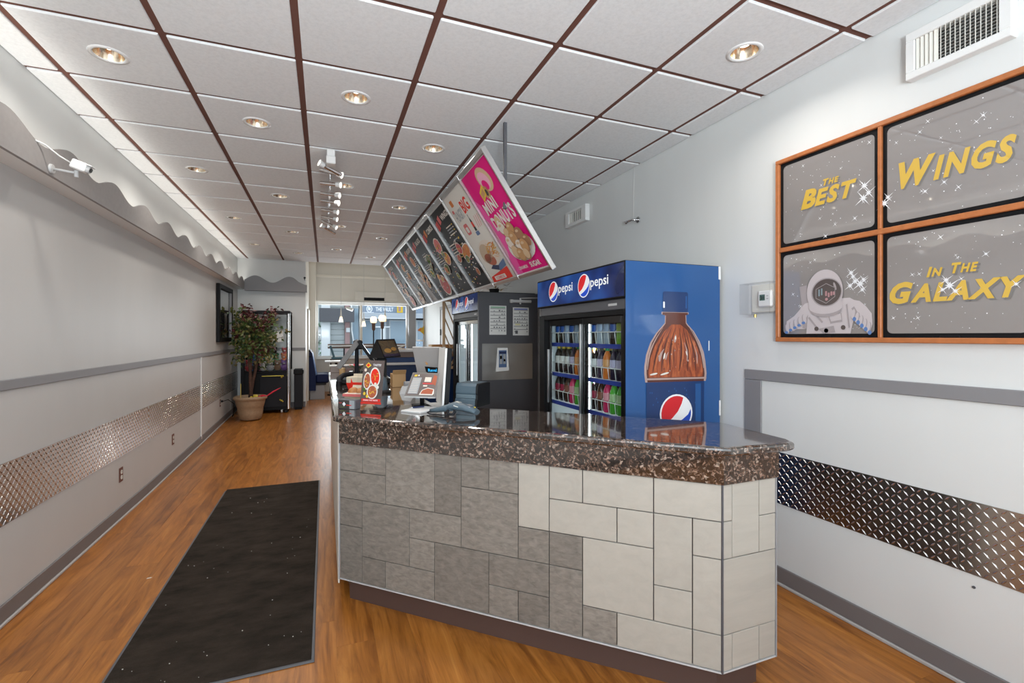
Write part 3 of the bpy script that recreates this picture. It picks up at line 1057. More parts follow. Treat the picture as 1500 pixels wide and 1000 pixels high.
def cooler(name, label, y0, y1, H, stocked):
    x0, x1 = 1.736, 2.47
    t = thing(name, label, 'fridge', (2.1, (y0 + y1) / 2, 0))
    c = MB()
    c.box((x0 + .02, y0 + .004, .02), (x1, y0 + .05, H), 'black', .004).box((x0 + .02, y1 - .05, .02), (x1, y1, H), 'black', .004)
    c.box((x1 - .05, y0 + .05, .02), (x1, y1 - .05, H), 'black').box((x0 + .02, y0 + .05, H - .30), (x1 - .05, y1 - .05, H), 'black')
    c.box((x0 + .02, y0 + .05, .02), (x1 - .05, y1 - .05, .14), 'black')
    for fx in (x0 + .08, x1 - .1):
        for fy in (y0 + .08, y1 - .08):
            c.cyl((fx, fy, 0), (fx, fy, .025), .025, .02, 'charcoal', 10)
    part('cabinet', c, t)
    ln = MB().box((x1 - .06, y0 + .052, .14), (x1 - .051, y1 - .052, H - .3), 'lining').box((x0 + .07, y1 - .062, .14), (x1 - .06, y1 - .051, H - .3), 'lining')
    ln.box((x0 + .07, y0 + .051, .14), (x1 - .06, y0 + .062, H - .3), 'lining').box((x0 + .07, y0 + .062, .14), (x1 - .06, y1 - .062, .15), 'lining').box((x0 + .07, y0 + .062, H - .31), (x1 - .06, y1 - .062, H - .301), 'lining')
    part('lining', ln, t, 'pale inner lining')
    # header with the logos
    hz0, hz1 = H - .232, H
    part('header', MB().box((x0 - .02, y0 + .006, hz0), (x0 + .10, y1, hz1), 'black', .006), t)
    p = Print((x0 - .0205, y1 - .012, hz0 + .012), (0, -1, 0), (0, 0, 1))
    W, Hh = y1 - y0 - .024, hz1 - hz0 - .024
    p.rect(0, 0, W, Hh, 'header_blue').up()
    k = W / 1.281
    for gx, gr, tx, tw in ((.306, .076, .398, .228), (.790, .078, .882, .226)):
        globe(p, gx * k, Hh * .52, gr * k * .98, gr * .98, 'sign_red', 'sign_white', 'sign_blue')
        p.k = 4
        p.text('pepsi', tx * k, Hh * .44, .066, 'sign_white', width=tw * k, bold=.012)
        p.k = 2
    part('header_sign', p.mb, t, 'blue lit sign with two globe logos and brand lettering')
    part('lintel', MB().box((x0, y0 + .03, H - .30), (x0 + .05, y1 - .03, H - .232), 'dark_grey', .004).box((x0 - .001, y0 + .12, H - .273), (x0, y0 + .22, H - .258), 'light_grey'), t)
    zt = H - .30
    f = MB()
    ym = y0 + (3.065 - 2.475) / 1.305 * (y1 - y0)
    f.box((x0, y0 + .004, .12), (x0 + .06, y0 + .05, zt), 'black', .003).box((x0, y1 - .10, .12), (x0 + .06, y1 - .004, zt), 'black', .003)
    f.box((x0, y0 + .05, zt - .035), (x0 + .06, y1 - .10, zt), 'black', .003).box((x0, y0 + .004, .02), (x0 + .06, y1 - .004, .12), 'black', .003)
    part('front_frame', f, t)
    for nm, a, c_, xo in (('near', y0 + .05, ym + .03, .012), ('far', ym - .03, y1 - .10, .034)):
        s = .045
        fr = MB().box((x0 + xo, a, .13), (x0 + xo + .02, a + s, zt - .036), 'black_gloss', .003).box((x0 + xo, c_ - s, .13), (x0 + xo + .02, c_, zt - .036), 'black_gloss', .003)
        fr.box((x0 + xo, a + s, .13), (x0 + xo + .02, c_ - s, .20), 'black_gloss', .003).box((x0 + xo, a + s, zt - .085), (x0 + xo + .02, c_ - s, zt - .036), 'black_gloss', .003)
        dd = part('sliding_door', fr, t)
        part('pane', MB().box((x0 + xo + .008, a + s, .20), (x0 + xo + .013, c_ - s, zt - .085), 'cooler_glass'), dd)
        if nm == 'far':
            part('handle', MB().box((x0 + xo - .016, c_ - .030, .9), (x0 + xo, c_ - .012, 1.35), 'aluminium', .004), dd)
        else:
            part('handle', MB().box((x0 + xo - .014, c_ - .030, .35), (x0 + xo, c_ - .014, 1.55), 'aluminium', .004), dd)
    led = MB().box((x0 + .075, ym + .012, .18), (x0 + .088, ym + .034, zt - .05), 'led_strip').box((x0 + .088, ym + .005, .16), (x0 + .10, ym + .041, zt - .03), 'white')
    part('led_strip', led, t, 'bright white vertical light strip')
    pg = MB()
    for k in range(60):
        z = .2 + k * (zt - .3) / 60
        pg.box((x1 - .064, ym + .16, z), (x1 - .0605, ym + .175, z + .012), 'mid_grey')
    part('shelf_upright', pg, t, 'slotted shelf upright', kind='stuff')
    ar = area('cooler_light', (x0 + .12, ym + .02, .9), (0, -PI / 2, 0), 1.3, .04, 9 if stocked else 5, (.9, .96, 1.0))
    return t

SH = [1.408, 1.160, .925, .66]
t1 = cooler('drinks_cooler', 'large blue sided two door drinks cooler stocked with bottles', 2.475, 3.78, 1.93, True)
# printed side panel
x0 = 1.736
P('panel_blue_side', (.014, .085, .265), .35, coat=.25)
part('side_skin', MB().box((x0 - .016, 2.475, .03), (2.468, 2.479, 1.926), 'panel_blue_side', .001), t1, 'blue side skin')
p = Print((x0, 2.475, .03), (1, 0, 0), (0, 0, 1))
z_ = lambda z: z - .03
q = [(.12, 1.225), (.127, 1.171), (.61, 1.165), (.617, 1.215), (.606, 1.30), (.592, 1.358), (.56, 1.425), (.51, 1.493), (.462, 1.535), (.45, 1.548), (.447, 1.60), (.468, 1.603), (.468, 1.615), (.251, 1.615), (.251, 1.600), (.28, 1.596), (.277, 1.545), (.262, 1.530), (.211, 1.481), (.165, 1.42), (.133, 1.342), (.12, 1.27)]
P('bottle_rim', (.42, .30, .27), .3)
p.poly([(x, z_(z)) for x, z in q], 'bottle_rim').up()
cxm = .366
p.poly([(cxm + (x - cxm) * .93, z_(z) - (.0 if z < 1.5 else .004)) for x, z in q], 'cola_deep').up()
p.poly([(x, z_(z)) for x, z in [(.15, 1.235), (.155, 1.20), (.58, 1.195), (.585, 1.235), (.565, 1.33), (.52, 1.42), (.455, 1.50), (.40, 1.535), (.33, 1.535), (.27, 1.49), (.20, 1.40), (.165, 1.32)]], 'cola').up()
def swoop(xa, za, xb, zb, w0, w1, bend, mat):
    L_ = []; R_ = []
    for k_ in range(9):
        f_ = k_ / 8
        x = xa + (xb - xa) * f_ + bend * math.sin(PI * f_); z = za + (zb - za) * f_; w = (w0 + (w1 - w0) * f_) * (.4 + math.sin(PI * f_))
        L_.append((x - w, z_(z))); R_.append((x + w, z_(z)))
    p.poly(L_ + R_[::-1], mat)
for k in range(6):   # swirling ribs of the bottle shoulder
    xa = .185 + k * .068
    swoop(xa, 1.235, .30 + k * .030, 1.515, .006, .003, (-.022 if k < 3 else .018), 'cola_deep')
    swoop(xa + .020, 1.26, .308 + k * .030, 1.49, .003, .0015, (-.020 if k < 3 else .018), 'cola_light')
p.up()
for xa, za, xb, zb, w_, bd in ((.142, 1.25, .262, 1.515, .005, -.030), (.590, 1.25, .470, 1.52, .005, .028), (.235, 1.30, .27, 1.38, .010, -.01), (.283, 1.31, .305, 1.36, .006, -.006), (.452, 1.30, .43, 1.42, .005, .012), (.535, 1.28, .51, 1.40, .004, .010), (.355, 1.42, .362, 1.47, .009, 0)):
    swoop(xa, za, xb, zb, w_, w_ * .5, bd, 'bottle_rim')
p.up()
for (x, z, a, b_, r_) in [(.19, 1.222, .03, .006, .15), (.275, 1.222, .035, .006, .2), (.272, 1.335, .006, .022, -.3), (.36, 1.45, .006, .012, 0), (.448, 1.35, .004, .016, .3)]:
    p.ell(x, z_(z), a, b_, 'offwhite', 12, rot=r_)
p.poly([(.125, z_(1.185)), (.612, z_(1.18)), (.612, z_(1.192)), (.125, z_(1.197))], 'bottle_rim')
for k in range(26):
    x = R.uniform(.19, .55); z = R.uniform(1.22, 1.46); r = R.uniform(.002, .006)
    if abs(x - cxm) < .25 - (z - 1.2) * .45:
        p.ell(x, z_(z), r, r * 1.2, R.choice(['cola_deep', 'cola_light', 'cola_light', 'bottle_rim']), 8)
p.rect(.262, z_(1.615), .46, z_(1.745), 'label_navy', .012).up()
p.rect(.262, z_(1.64), .275, z_(1.68), 'logo_white', .004).rect(.44, z_(1.64), .452, z_(1.72), 'panel_blue_side', .004)
p.poly([(.137, z_(.2)), (.588, z_(.2)), (.594, z_(1.166)), (.133, z_(1.170))], 'label_navy').up()
p.rect(.52, z_(.2), .565, z_(1.15), 'panel_blue_side')
for k in range(16):
    p.ell(R.uniform(.15, .56), z_(R.uniform(1.0, 1.13)), .004, .006, 'panel_blue_side', 8)
p.up()
globe(p, .365, z_(.965), .118, .112, 'logo_red', 'logo_white', 'logo_blue')
p.rect(.628, z_(1.365), .636, z_(1.43), 'logo_white')
part('side_print', p.mb, t1, 'blue side panel printed with a giant cola bottle')
part('corner_chip', MB().box((2.455, 2.472, 1.84), (2.472, 2.478, 1.925), 'white').box((2.46, 2.472, .93), (2.472, 2.478, 1.03), 'white'), t1)
def shelf(z, t, y0, y1):
    b = MB()
    x0_, x1_ = 1.815, 2.40
    for y in [y0 + .07 + k * .035 for k in range(int((y1 - y0 - .13) / .035))]:
        b.box((x0_, y, z - .006), (x1_, y + .003, z - .003), 'white')
    for x in (x0_, 2.0, 2.2, x1_ - .004):
        b.box((x, y0 + .065, z - .010), (x + .005, y1 - .065, z - .006), 'white')
    b.box((x0_ - .003, y0 + .065, z + .078), (x0_ + .002, y1 - .065, z + .084), 'white')
    y = y0 + .08
    while y < y1 - .08:
        b.tube([(x0_ - .001, y, z - .006), (x0_ - .001, y + .016, z + .08), (x0_ + .03, y + .03, z + .10)], .0022, 'white', 5)
        y += .0836
    s = part('wire_shelf', b, t)
    part('price_strip', MB().box((x0_ - .008, y0 + .065, z - .032), (x0_ - .003, y1 - .065, z - .002), 'shelf_blue'), s, 'blue shelf edge strip')
for z in SH:
    shelf(z, t1, 2.475, 3.78)

t2 = cooler('drinks_cooler', 'smaller looking empty drinks cooler farther back behind the grey door', 5.50, 6.78, 2.0, False)
part('side_panel', MB().box((1.745, 5.498, .03), (2.468, 5.504, 1.99), 'cooler_blue_dark'), t2)

# bottles in the large cooler
BODY = MB().lathe([(.028, 0), (.033, .006), (.033, .075), (.031, .085), (.033, .095), (.033, .130), (.030, .155), (.020, .182), (.0135, .196), (.0135, .203)], (0, 0, 0), 'cola', 14)
LABEL = [(.0337, .088), (.0337, .136)]
def bmesh_mats(kind, bc, lc, cc):
    names = []
    for nm, c in (('drink_' + kind, bc), ('wrap_' + kind, lc), ('lid_' + kind, cc)):
        P(nm, c, .18 if nm[0] == 'd' else .4)
        names.append(nm)
    b = MB().lathe([(.028, 0), (.033, .006), (.033, .075), (.031, .085), (.033, .095), (.033, .130), (.030, .155), (.020, .182), (.0135, .196), (.0135, .203)], (0, 0, 0), names[0], 14).mesh('bottle_body')
    l = MB().lathe([(.0338, .084), (.0338, .138)], (0, 0, 0), names[1], 14, caps=False).mesh('wrapper')
    c = MB().lathe([(.0145, .199), (.0155, .201), (.0155, .216), (.014, .219)], (0, 0, 0), names[2], 12).mesh('cap')
    return b, l, c
KINDS_B = {
    'navy': ('blue wrapped cola bottle', bmesh_mats('navy', (.02, .012, .01), (.02, .10, .42), (.01, .05, .25))),
    'pale': ('pale blue clear bottle', bmesh_mats('pale', (.30, .36, .42), (.35, .45, .62), (.5, .55, .6))),
    'lime': ('lime green drink bottle', bmesh_mats('lime', (.20, .45, .04), (.45, .60, .10), (.25, .5, .06))),
    'yellowcap': ('yellow capped dark bottle', bmesh_mats('yellowcap', (.02, .013, .012), (.62, .62, .60), (.72, .55, .08))),
    'grape': ('violet wrapped dark bottle', bmesh_mats('grape', (.03, .02, .04), (.45, .42, .58), (.05, .05, .06))),
    'orange': ('orange bottle with green cap', bmesh_mats('orange', (.62, .17, .03), (.60, .30, .12), (.03, .36, .13))),
    'redcap': ('red capped cola bottle', bmesh_mats('redcap', (.02, .012, .01), (.30, .02, .05), (.42, .03, .07))),
    'whitecap': ('white capped brown bottle', bmesh_mats('whitecap', (.05, .022, .012), (.22, .08, .05), (.72, .72, .70))),
    'pink': ('pink bottle with green cap', bmesh_mats('pink', (.60, .03, .12), (.72, .30, .36), (.04, .36, .13))),
    'green': ('green bottle with green cap', bmesh_mats('green', (.08, .40, .04), (.40, .58, .30), (.03, .33, .10))),
}
ROWS = [('top', ['navy', 'navy', 'pale', 'navy', 'pale', 'lime', 'navy', 'navy', 'pale', 'pale', 'navy', 'lime', 'lime', 'lime']),
        ('middle', ['yellowcap', 'yellowcap', 'yellowcap', 'grape', 'orange', 'grape', 'yellowcap', 'yellowcap', 'grape', 'orange', 'grape', 'grape', 'orange', 'grape']),
        ('bottom', ['redcap', 'redcap', 'whitecap', 'pink', 'green', 'redcap', 'redcap', 'redcap', 'whitecap', 'pink', 'green', 'green', 'green', 'green'])]
GL = [(2.53, 3.025), (3.095, 3.605)]
for (rn, kinds), z in zip(ROWS, SH):
    for depth, xr in ((0, 1.872), (1, 1.948)):
        seen = []
        for c_ in range(14):
            y = 3.665 - c_ * .0836
            yy = y * 1.755 / xr
            w = [k for k, (a, b_) in enumerate(GL) if a - .02 < yy < b_ + .02]
            if w:
                seen.append((c_, y, w[0]))
        n = [0, 0]
        for c_, y, w in seen:
            n[w] += 1
            kd = kinds[c_] if depth == 0 else kinds[max(0, c_ - 1)]
            base, (bm, lm, cm) = KINDS_B[kd]
            lab = '%s, %s %s on %s shelf behind %s door' % (base, ordn(n[w] - 1), 'in front' if depth == 0 else 'in back', rn, 'right' if w == 0 else 'left')
            t = thing('drink_bottle', lab, 'bottle', (xr + R.uniform(-.003, .003), y, z - .003), 'bottles on the cooler shelves')
            inst('bottle_body', bm, t); inst('wrapper', lm, t); inst('cap', cm, t)

# ------------------------------------------------------------------ hanging menu board
YM = [2.915, 3.51, 4.11, 4.70, 5.36, 6.05, 6.70, 7.45, 8.40]
bot = Vector((1.425, 0, 1.942)); top = Vector((.955, 0, 2.640))
vv = (top - bot); HL = vv.length; vv.normalize()
uu = Vector((0, -1, 0)); nn = uu.cross(vv)
mb_ = thing('menu_board', 'long slanted hanging menu board of eight food posters', 'menu board', (1.2, 5.65, 1.93))
def slant(b, y0, y1, s0, s1, d0, d1, mat, bev=0):
    """box on the slanted board: y range, distance up the slope, distance along the face normal"""
    T = Matrix.Identity(4)
    for r in range(3):
        T[r][0] = uu[r]; T[r][1] = vv[r]; T[r][2] = nn[r]; T[r][3] = bot[r]
    old = b.T; b.T = T
    b.box((-y1, s0, d0), (-y0, s1, d1), mat, bev)
    b.T = old
    return b
fr = MB()
slant(fr, YM[0], YM[-1], -.03, 0, -.022, .010, 'aluminium', .004)
slant(fr, YM[0], YM[-1], HL, HL + .035, -.022, .010, 'aluminium', .004)
slant(fr, YM[0], YM[-1], 0, HL, -.022, -.012, 'light_grey')
part('frame', fr, mb_)
for k, y in enumerate(YM):
    w = .016
    b = MB(); slant(b, y - w / 2, y + w / 2, -.034, HL + .038, -.024, .014, 'aluminium', .003)
    part('divider_bar', b, mb_)
for y in (3.06, 5.7, 8.2):
    b = MB().box((1.148 - .011, y - .011, 2.33), (1.148 + .011, y + .011, ZC + .004), 'dark_grey', .002)
    part('hanging_rod', b, mb_)
    b = MB(); slant(b, y - .045, y + .0, .26, .52, -.075, -.022, 'aluminium', .004)
    part('bracket', b, mb_)
PC = dict(pk=(.72, .008, .20), pk2=(.80, .10, .36), pkl=(.80, .42, .55), wh=(.74, .72, .67), red=(.72, .035, .02), dk=(.012, .010, .010), dk2=(.07, .06, .055), dgh=(.52, .29, .13), dg2=(.36, .19, .10), dg3=(.63, .45, .28), sug=(.74, .66, .58), fry=(.66, .33, .05), meat=(.40, .11, .06), grn=(.08, .16, .03), yel=(.75, .52, .06), blu=(.10, .16, .30), gry=(.34, .36, .38), prd=(.55, .07, .07), org=(.62, .20, .05), pnk=(.66, .16, .16), tan=(.55, .42, .30), nvy=(.03, .04, .10))
for k_, c_ in PC.items():
    P('print_' + k_, c_, .5, spec=.12)
q = lambda s: 'print_' + s
def poster(k):
    y0, y1 = YM[k] + .012, YM[k + 1] - .012
    W = y1 - y0
    pan = MB(); slant(pan, y0, y1, 0, HL, -.012, -.004, 'white')
    pt = part('menu_panel', pan, mb_)
    O = bot + vv * .004 + Vector((0, y1, 0)) + nn * (-.004)
    p = Print(O, uu, vv); H_ = HL - .008
    rr = random.Random(100 + k)
    if k == 0:
        p.rect(0, 0, W, H_, q('pk')).up()
        p.poly([(0, 0), (.10, 0), (.16, .30), (.06, .60), (0, .66)], q('pk2')).poly([(.22, .44), (.50, .50), (.40, .38), (.30, .40)], q('pk2'))
        p.poly([(.0, .12), (.05, .2), (.04, .45), (0, .5)], q('pkl')).up()
        # torn donut with pink icing
        p.ell(W * .62, H_ - .115, .115, .085, q('dg3'), 20, rot=-.5).up().ell(W * .60, H_ - .12, .085, .060, q('pkl'), 18, rot=-.5).up().ell(W * .58, H_ - .15, .05, .035, q('pk'), 14, rot=-.5).ell(W * .50, H_ - .195, .045, .05, q('dgh'), 14).up()
        p.ell(W * .50, H_ - .195, .022, .026, q('dk2'), 10)
        p.poly([(.17, H_ - .165), (.27, H_ - .125), (.27, H_ - .20), (.17, H_ - .24)], q('yel')).up().poly([(.185, H_ - .178), (.255, H_ - .148), (.255, H_ - .19), (.185, H_ - .222)], q('dgh')).up()
        p.text('MINI', .10, H_ - .33, .085, q('wh'), bold=.04, width=.24, rot=.06, spacing=1.12)
        p.text('DONUTS', .10, H_ - .46, .100, q('wh'), bold=.04, width=.42, rot=.06, spacing=1.12).up()
        p.ell(.19, H_ - .415, .05, .055, q('dg3'), 16).up().ell(.19, H_ - .415, .018, .02, q('wh'), 12).up()
        # tray of sugared donuts
        p.ell(W * .56, .19, .215, .105, q('wh'), 28).up()
        for (dx, dy, r, c) in [(.20, .37, .062, 'sug'), (.24, .31, .06, 'dg3'), (.33, .34, .058, 'dgh'), (.20, .25, .06, 'sug'), (.30, .27, .066, 'dgh'), (.42, .28, .058, 'dg2'), (.48, .22, .05, 'dg2'), (.22, .17, .062, 'dg3'), (.34, .20, .058, 'sug'), (.41, .19, .062, 'dgh'), (.29, .14, .06, 'dgh'), (.38, .13, .05, 'dg3')]:
            p.ell(dx, dy, r, r * .92, q('dg2'), 16).up(); p.ell(dx - .004, dy + .006, r * .9, r * .8, q(c), 16).up()
            p.k += .3; p.ell(dx - .012, dy + .026, r * .42, r * .18, q('dg3'), 12)
        p.up().text('CINNAMON', .12, .035, .026, q('wh'), bold=.02, width=.16).text('SUGAR', .33, .03, .038, q('wh'), bold=.03, width=.17)
    elif k == 1:
        p.rect(0, 0, W, H_, q('wh')).up()
        p.rect(.10, H_ - .10, .17, H_ - .045, q('org'), .01).rect(.045, H_ - .15, .09, H_ - .12, q('pnk'), .01)
        p.text('HUNGRY', .06, H_ - .235, .085, q('gry'), bold=.03, width=.22, rot=.06).text('BIG', .30, H_ - .205, .10, q('red'), bold=.03, width=.18, rot=.06)
        p.rect(.10, H_ - .37, .20, H_ - .27, q('pnk'), .02).up().rect(.12, H_ - .35, .18, H_ - .30, q('wh'), .01)
        p.poly([(.30, H_ - .37), (.345, H_ - .37), (.342, H_ - .29), (.328, H_ - .25), (.328, H_ - .22), (.318, H_ - .22), (.318, H_ - .25), (.304, H_ - .29)], q('dk')).up().rect(.302, H_ - .335, .343, H_ - .29, q('red')).rect(.28, H_ - .41, .36, H_ - .375, q('blu'), .01)
        for d_ in range(3):
            p.poly([(.40 + .04 * d_, H_ - .36), (.408 + .04 * d_, H_ - .36), (.44 + .04 * d_, H_ - .26), (.432 + .04 * d_, H_ - .26)], q('pnk'))
        p.up().ell(W * .52, .255, .20, .12, q('sug'), 26).up()
        p.ell(.22, .26, .12, .085, q('tan'), 20, rot=.3).ell(.25, .20, .11, .055, q('meat'), 18, rot=-.2).up()
        for d_ in range(60):
            x = rr.uniform(.28, .47); y = rr.uniform(.20, .34); a = rr.uniform(-1, 1)
            if ((x - .33) / .17) ** 2 + ((y - .26) / .1) ** 2 < 1:
                p.poly([(x, y), (x + .05 * math.cos(a), y + .05 * math.sin(a)), (x + .05 * math.cos(a) - .008, y + .05 * math.sin(a) + .008), (x - .008, y + .008)], q(rr.choice(['fry', 'org', 'fry', 'dg3'])))
                p.k += .1
        p.up().poly([(.32, .08), (.50, .11), (.52, .17), (.36, .135)], q('blu')).poly([(.16, .125), (.32, .09), (.36, .13), (.24, .15)], q('nvy'))
        p.up().poly([(.04, .0), (.50, .0), (.50, .10), (.06, .055)], q('red')).up().rect(.12, .012, .38, .05, q('wh'), .006).up().text('COMBOS', .15, .018, .024, q('pnk'), bold=.03, width=.2)
    else:
        dark = 'dk' if k in (2, 3, 4, 6, 7) else 'dk'
        p.rect(0, 0, W, H_, q(dark)).up()
        if k in (5, 6):
            p.poly([(0, 0), (W * .5, 0), (W * .3, H_ * .45), (0, H_ * .55)], q('gry')).up()
        p.poly([(.03, H_ - .10), (.13, H_ - .08), (.13, H_ - .16), (.03, H_ - .18)], q('prd')).poly([(.16, H_ - .07), (.24, H_ - .05), (.24, H_ - .12), (.16, H_ - .14)], q('org' if k % 2 else 'pnk')).up()
        ttl = {2: 'WINGS', 3: 'COMBOS', 4: 'SALADS', 5: 'BURGERS', 6: 'WRAPS', 7: 'PIZZA'}[k]
        p.text(ttl, .28, H_ - .12, .05, q('wh'), bold=.03, width=.26, rot=.04).up()
        for row in range(11):          # rows of tiny price lines, as in the print
            yy = H_ - .20 - row * .026
            if rr.random() < .8:
                x0_ = .05 if row > 5 else .26
                w_ = rr.uniform(.10, .2)
                p.rect(x0_, yy, x0_ + w_, yy + .010, q('gry' if row % 3 else 'sug'))
                p.rect(x0_ + w_ + .02, yy, x0_ + w_ + .05, yy + .010, q('yel' if rr.random() < .3 else 'sug'))
        p.up()
        foods = {2: [(.42, .36, .12, .055, 'org', 'fry'), (.28, .42, .06, .05, 'prd', 'meat')], 3: [(.36, .56, .10, .07, 'pnk', 'org'), (.42, .40, .09, .06, 'org', 'yel'), (.20, .30, .09, .05, 'grn', 'meat')], 4: [(.40, .50, .10, .05, 'grn', 'grn'), (.44, .14, .15, .11, 'prd', 'meat'), (.24, .34, .08, .05, 'grn', 'yel')], 5: [(.30, .60, .08, .06, 'org', 'meat'), (.36, .42, .08, .06, 'dgh', 'org'), (.40, .25, .08, .05, 'dgh', 'meat')], 6: [(.30, .62, .08, .05, 'dgh', 'org'), (.36, .48, .07, .05, 'org', 'dg3'), (.22, .10, .14, .08, 'sug', 'blu')], 7: [(.30, .62, .09, .06, 'prd', 'meat'), (.36, .45, .09, .06, 'meat', 'dgh'), (.40, .28, .10, .06, 'dgh', 'org'), (.45, .10, .13, .08, 'prd', 'meat')]}[k]
        foods = [(a_, b_, c_ * 1.25, e_ * 1.2, f_, g_) for a_, b_, c_, e_, f_, g_ in foods]
        for n_ in range(3):
            foods.append((rr.uniform(.10, W - .12), rr.uniform(.08, .50), rr.uniform(.04, .07), rr.uniform(.03, .045), rr.choice(['dgh', 'org', 'meat', 'grn']), rr.choice(['yel', 'prd', 'dg3'])))
        for (cx, cy, rx, ry, c1, c2) in foods:
            cx = min(max(cx, rx + .015), W - rx - .015); cy = max(cy, ry + .02)
            p.ell(cx, cy, rx, ry, q('sug'), 20, rot=.3).up().ell(cx, cy, rx * .88, ry * .85, q(c1), 18, rot=.3).up()
            for d_ in range(14):
                a = rr.uniform(0, 6.28); r_ = rr.uniform(0, .7)
                p.ell(cx + rx * r_ * math.cos(a), cy + ry * r_ * math.sin(a), rx * .16, ry * .16, q(rr.choice([c2, c1, 'yel', 'meat'])), 8, rot=a)
                p.k += .1
            p.up()
        for d_ in range(40):
            x = rr.uniform(.04, W - .06); y = rr.uniform(.02, .55)
            p.k += .05
            p.rect(x, y, x + rr.uniform(.012, .04), y + rr.uniform(.006, .014), q(rr.choice(['sug', 'sug', 'gry', 'yel', 'pnk'])))
    nm = ['pink mini donuts poster', 'white poster with fries and a sandwich plate', 'dark poster of wings', 'dark poster of combo meals', 'dark poster with greens and a red dish', 'dark poster of burgers', 'dark poster with a pale plate', 'dark poster with red dishes'][k]
    part('poster_print', p.mb, pt, nm)
for k in range(8):
    poster(k)

# ------------------------------------------------------------------ four panel star poster on the right wall
ys0, ys1, zs0, zs1 = .922, 2.046, 1.429, 2.483
sg = thing('star_poster_frame', 'orange wooden frame with four grey star posters and yellow lettering', 'wall sign', (XR, 1.484, zs0))
D_ = .036
f = MB()
w = .024
f.box((XR - D_, ys0, zs0), (XR, ys1, zs0 + w), 'orange_wood', .003).box((XR - D_, ys0, zs1 - w), (XR, ys1, zs1), 'orange_wood', .003)
f.box((XR - D_, ys0, zs0 + w), (XR, ys0 + w, zs1 - w), 'orange_wood', .003).box((XR - D_, ys1 - w, zs0 + w), (XR, ys1, zs1 - w), 'orange_wood', .003)
ymid, zmid = 1.482, 1.958
f.box((XR - D_, ys0 + w, zmid - .013), (XR, ys1 - w, zmid + .013), 'orange_wood', .003)
f.box((XR - D_ + .001, ymid - .008, zs0 + w), (XR, ymid + .008, zmid - .013), 'orange_wood', .002).box((XR - D_ + .001, ymid - .008, zmid + .013), (XR, ymid + .008, zs1 - w), 'orange_wood', .002)
part('frame', f, sg)
P('star_print', (.26, .236, .226), .35, coat=1.0, coat_ior=2.1)
P('star_yellow', (.68, .43, .045), .35, coat=1.0, coat_ior=1.9)
P('star_shadow', (.17, .16, .15), .4, coat=1.0, coat_ior=1.9)
P('star_white', (.80, .80, .82), .4, coat=.5)
P('suit_white', (.55, .49, .50), .5, coat=1.0, coat_ior=1.8)
P('suit_shade', (.36, .315, .32), .5, coat=1.0, coat_ior=1.8)
P('visor', (.075, .055, .052), .3, coat=1.0, coat_ior=2.0)
P('glove_blue', (.10, .20, .45), .4, coat=.6)
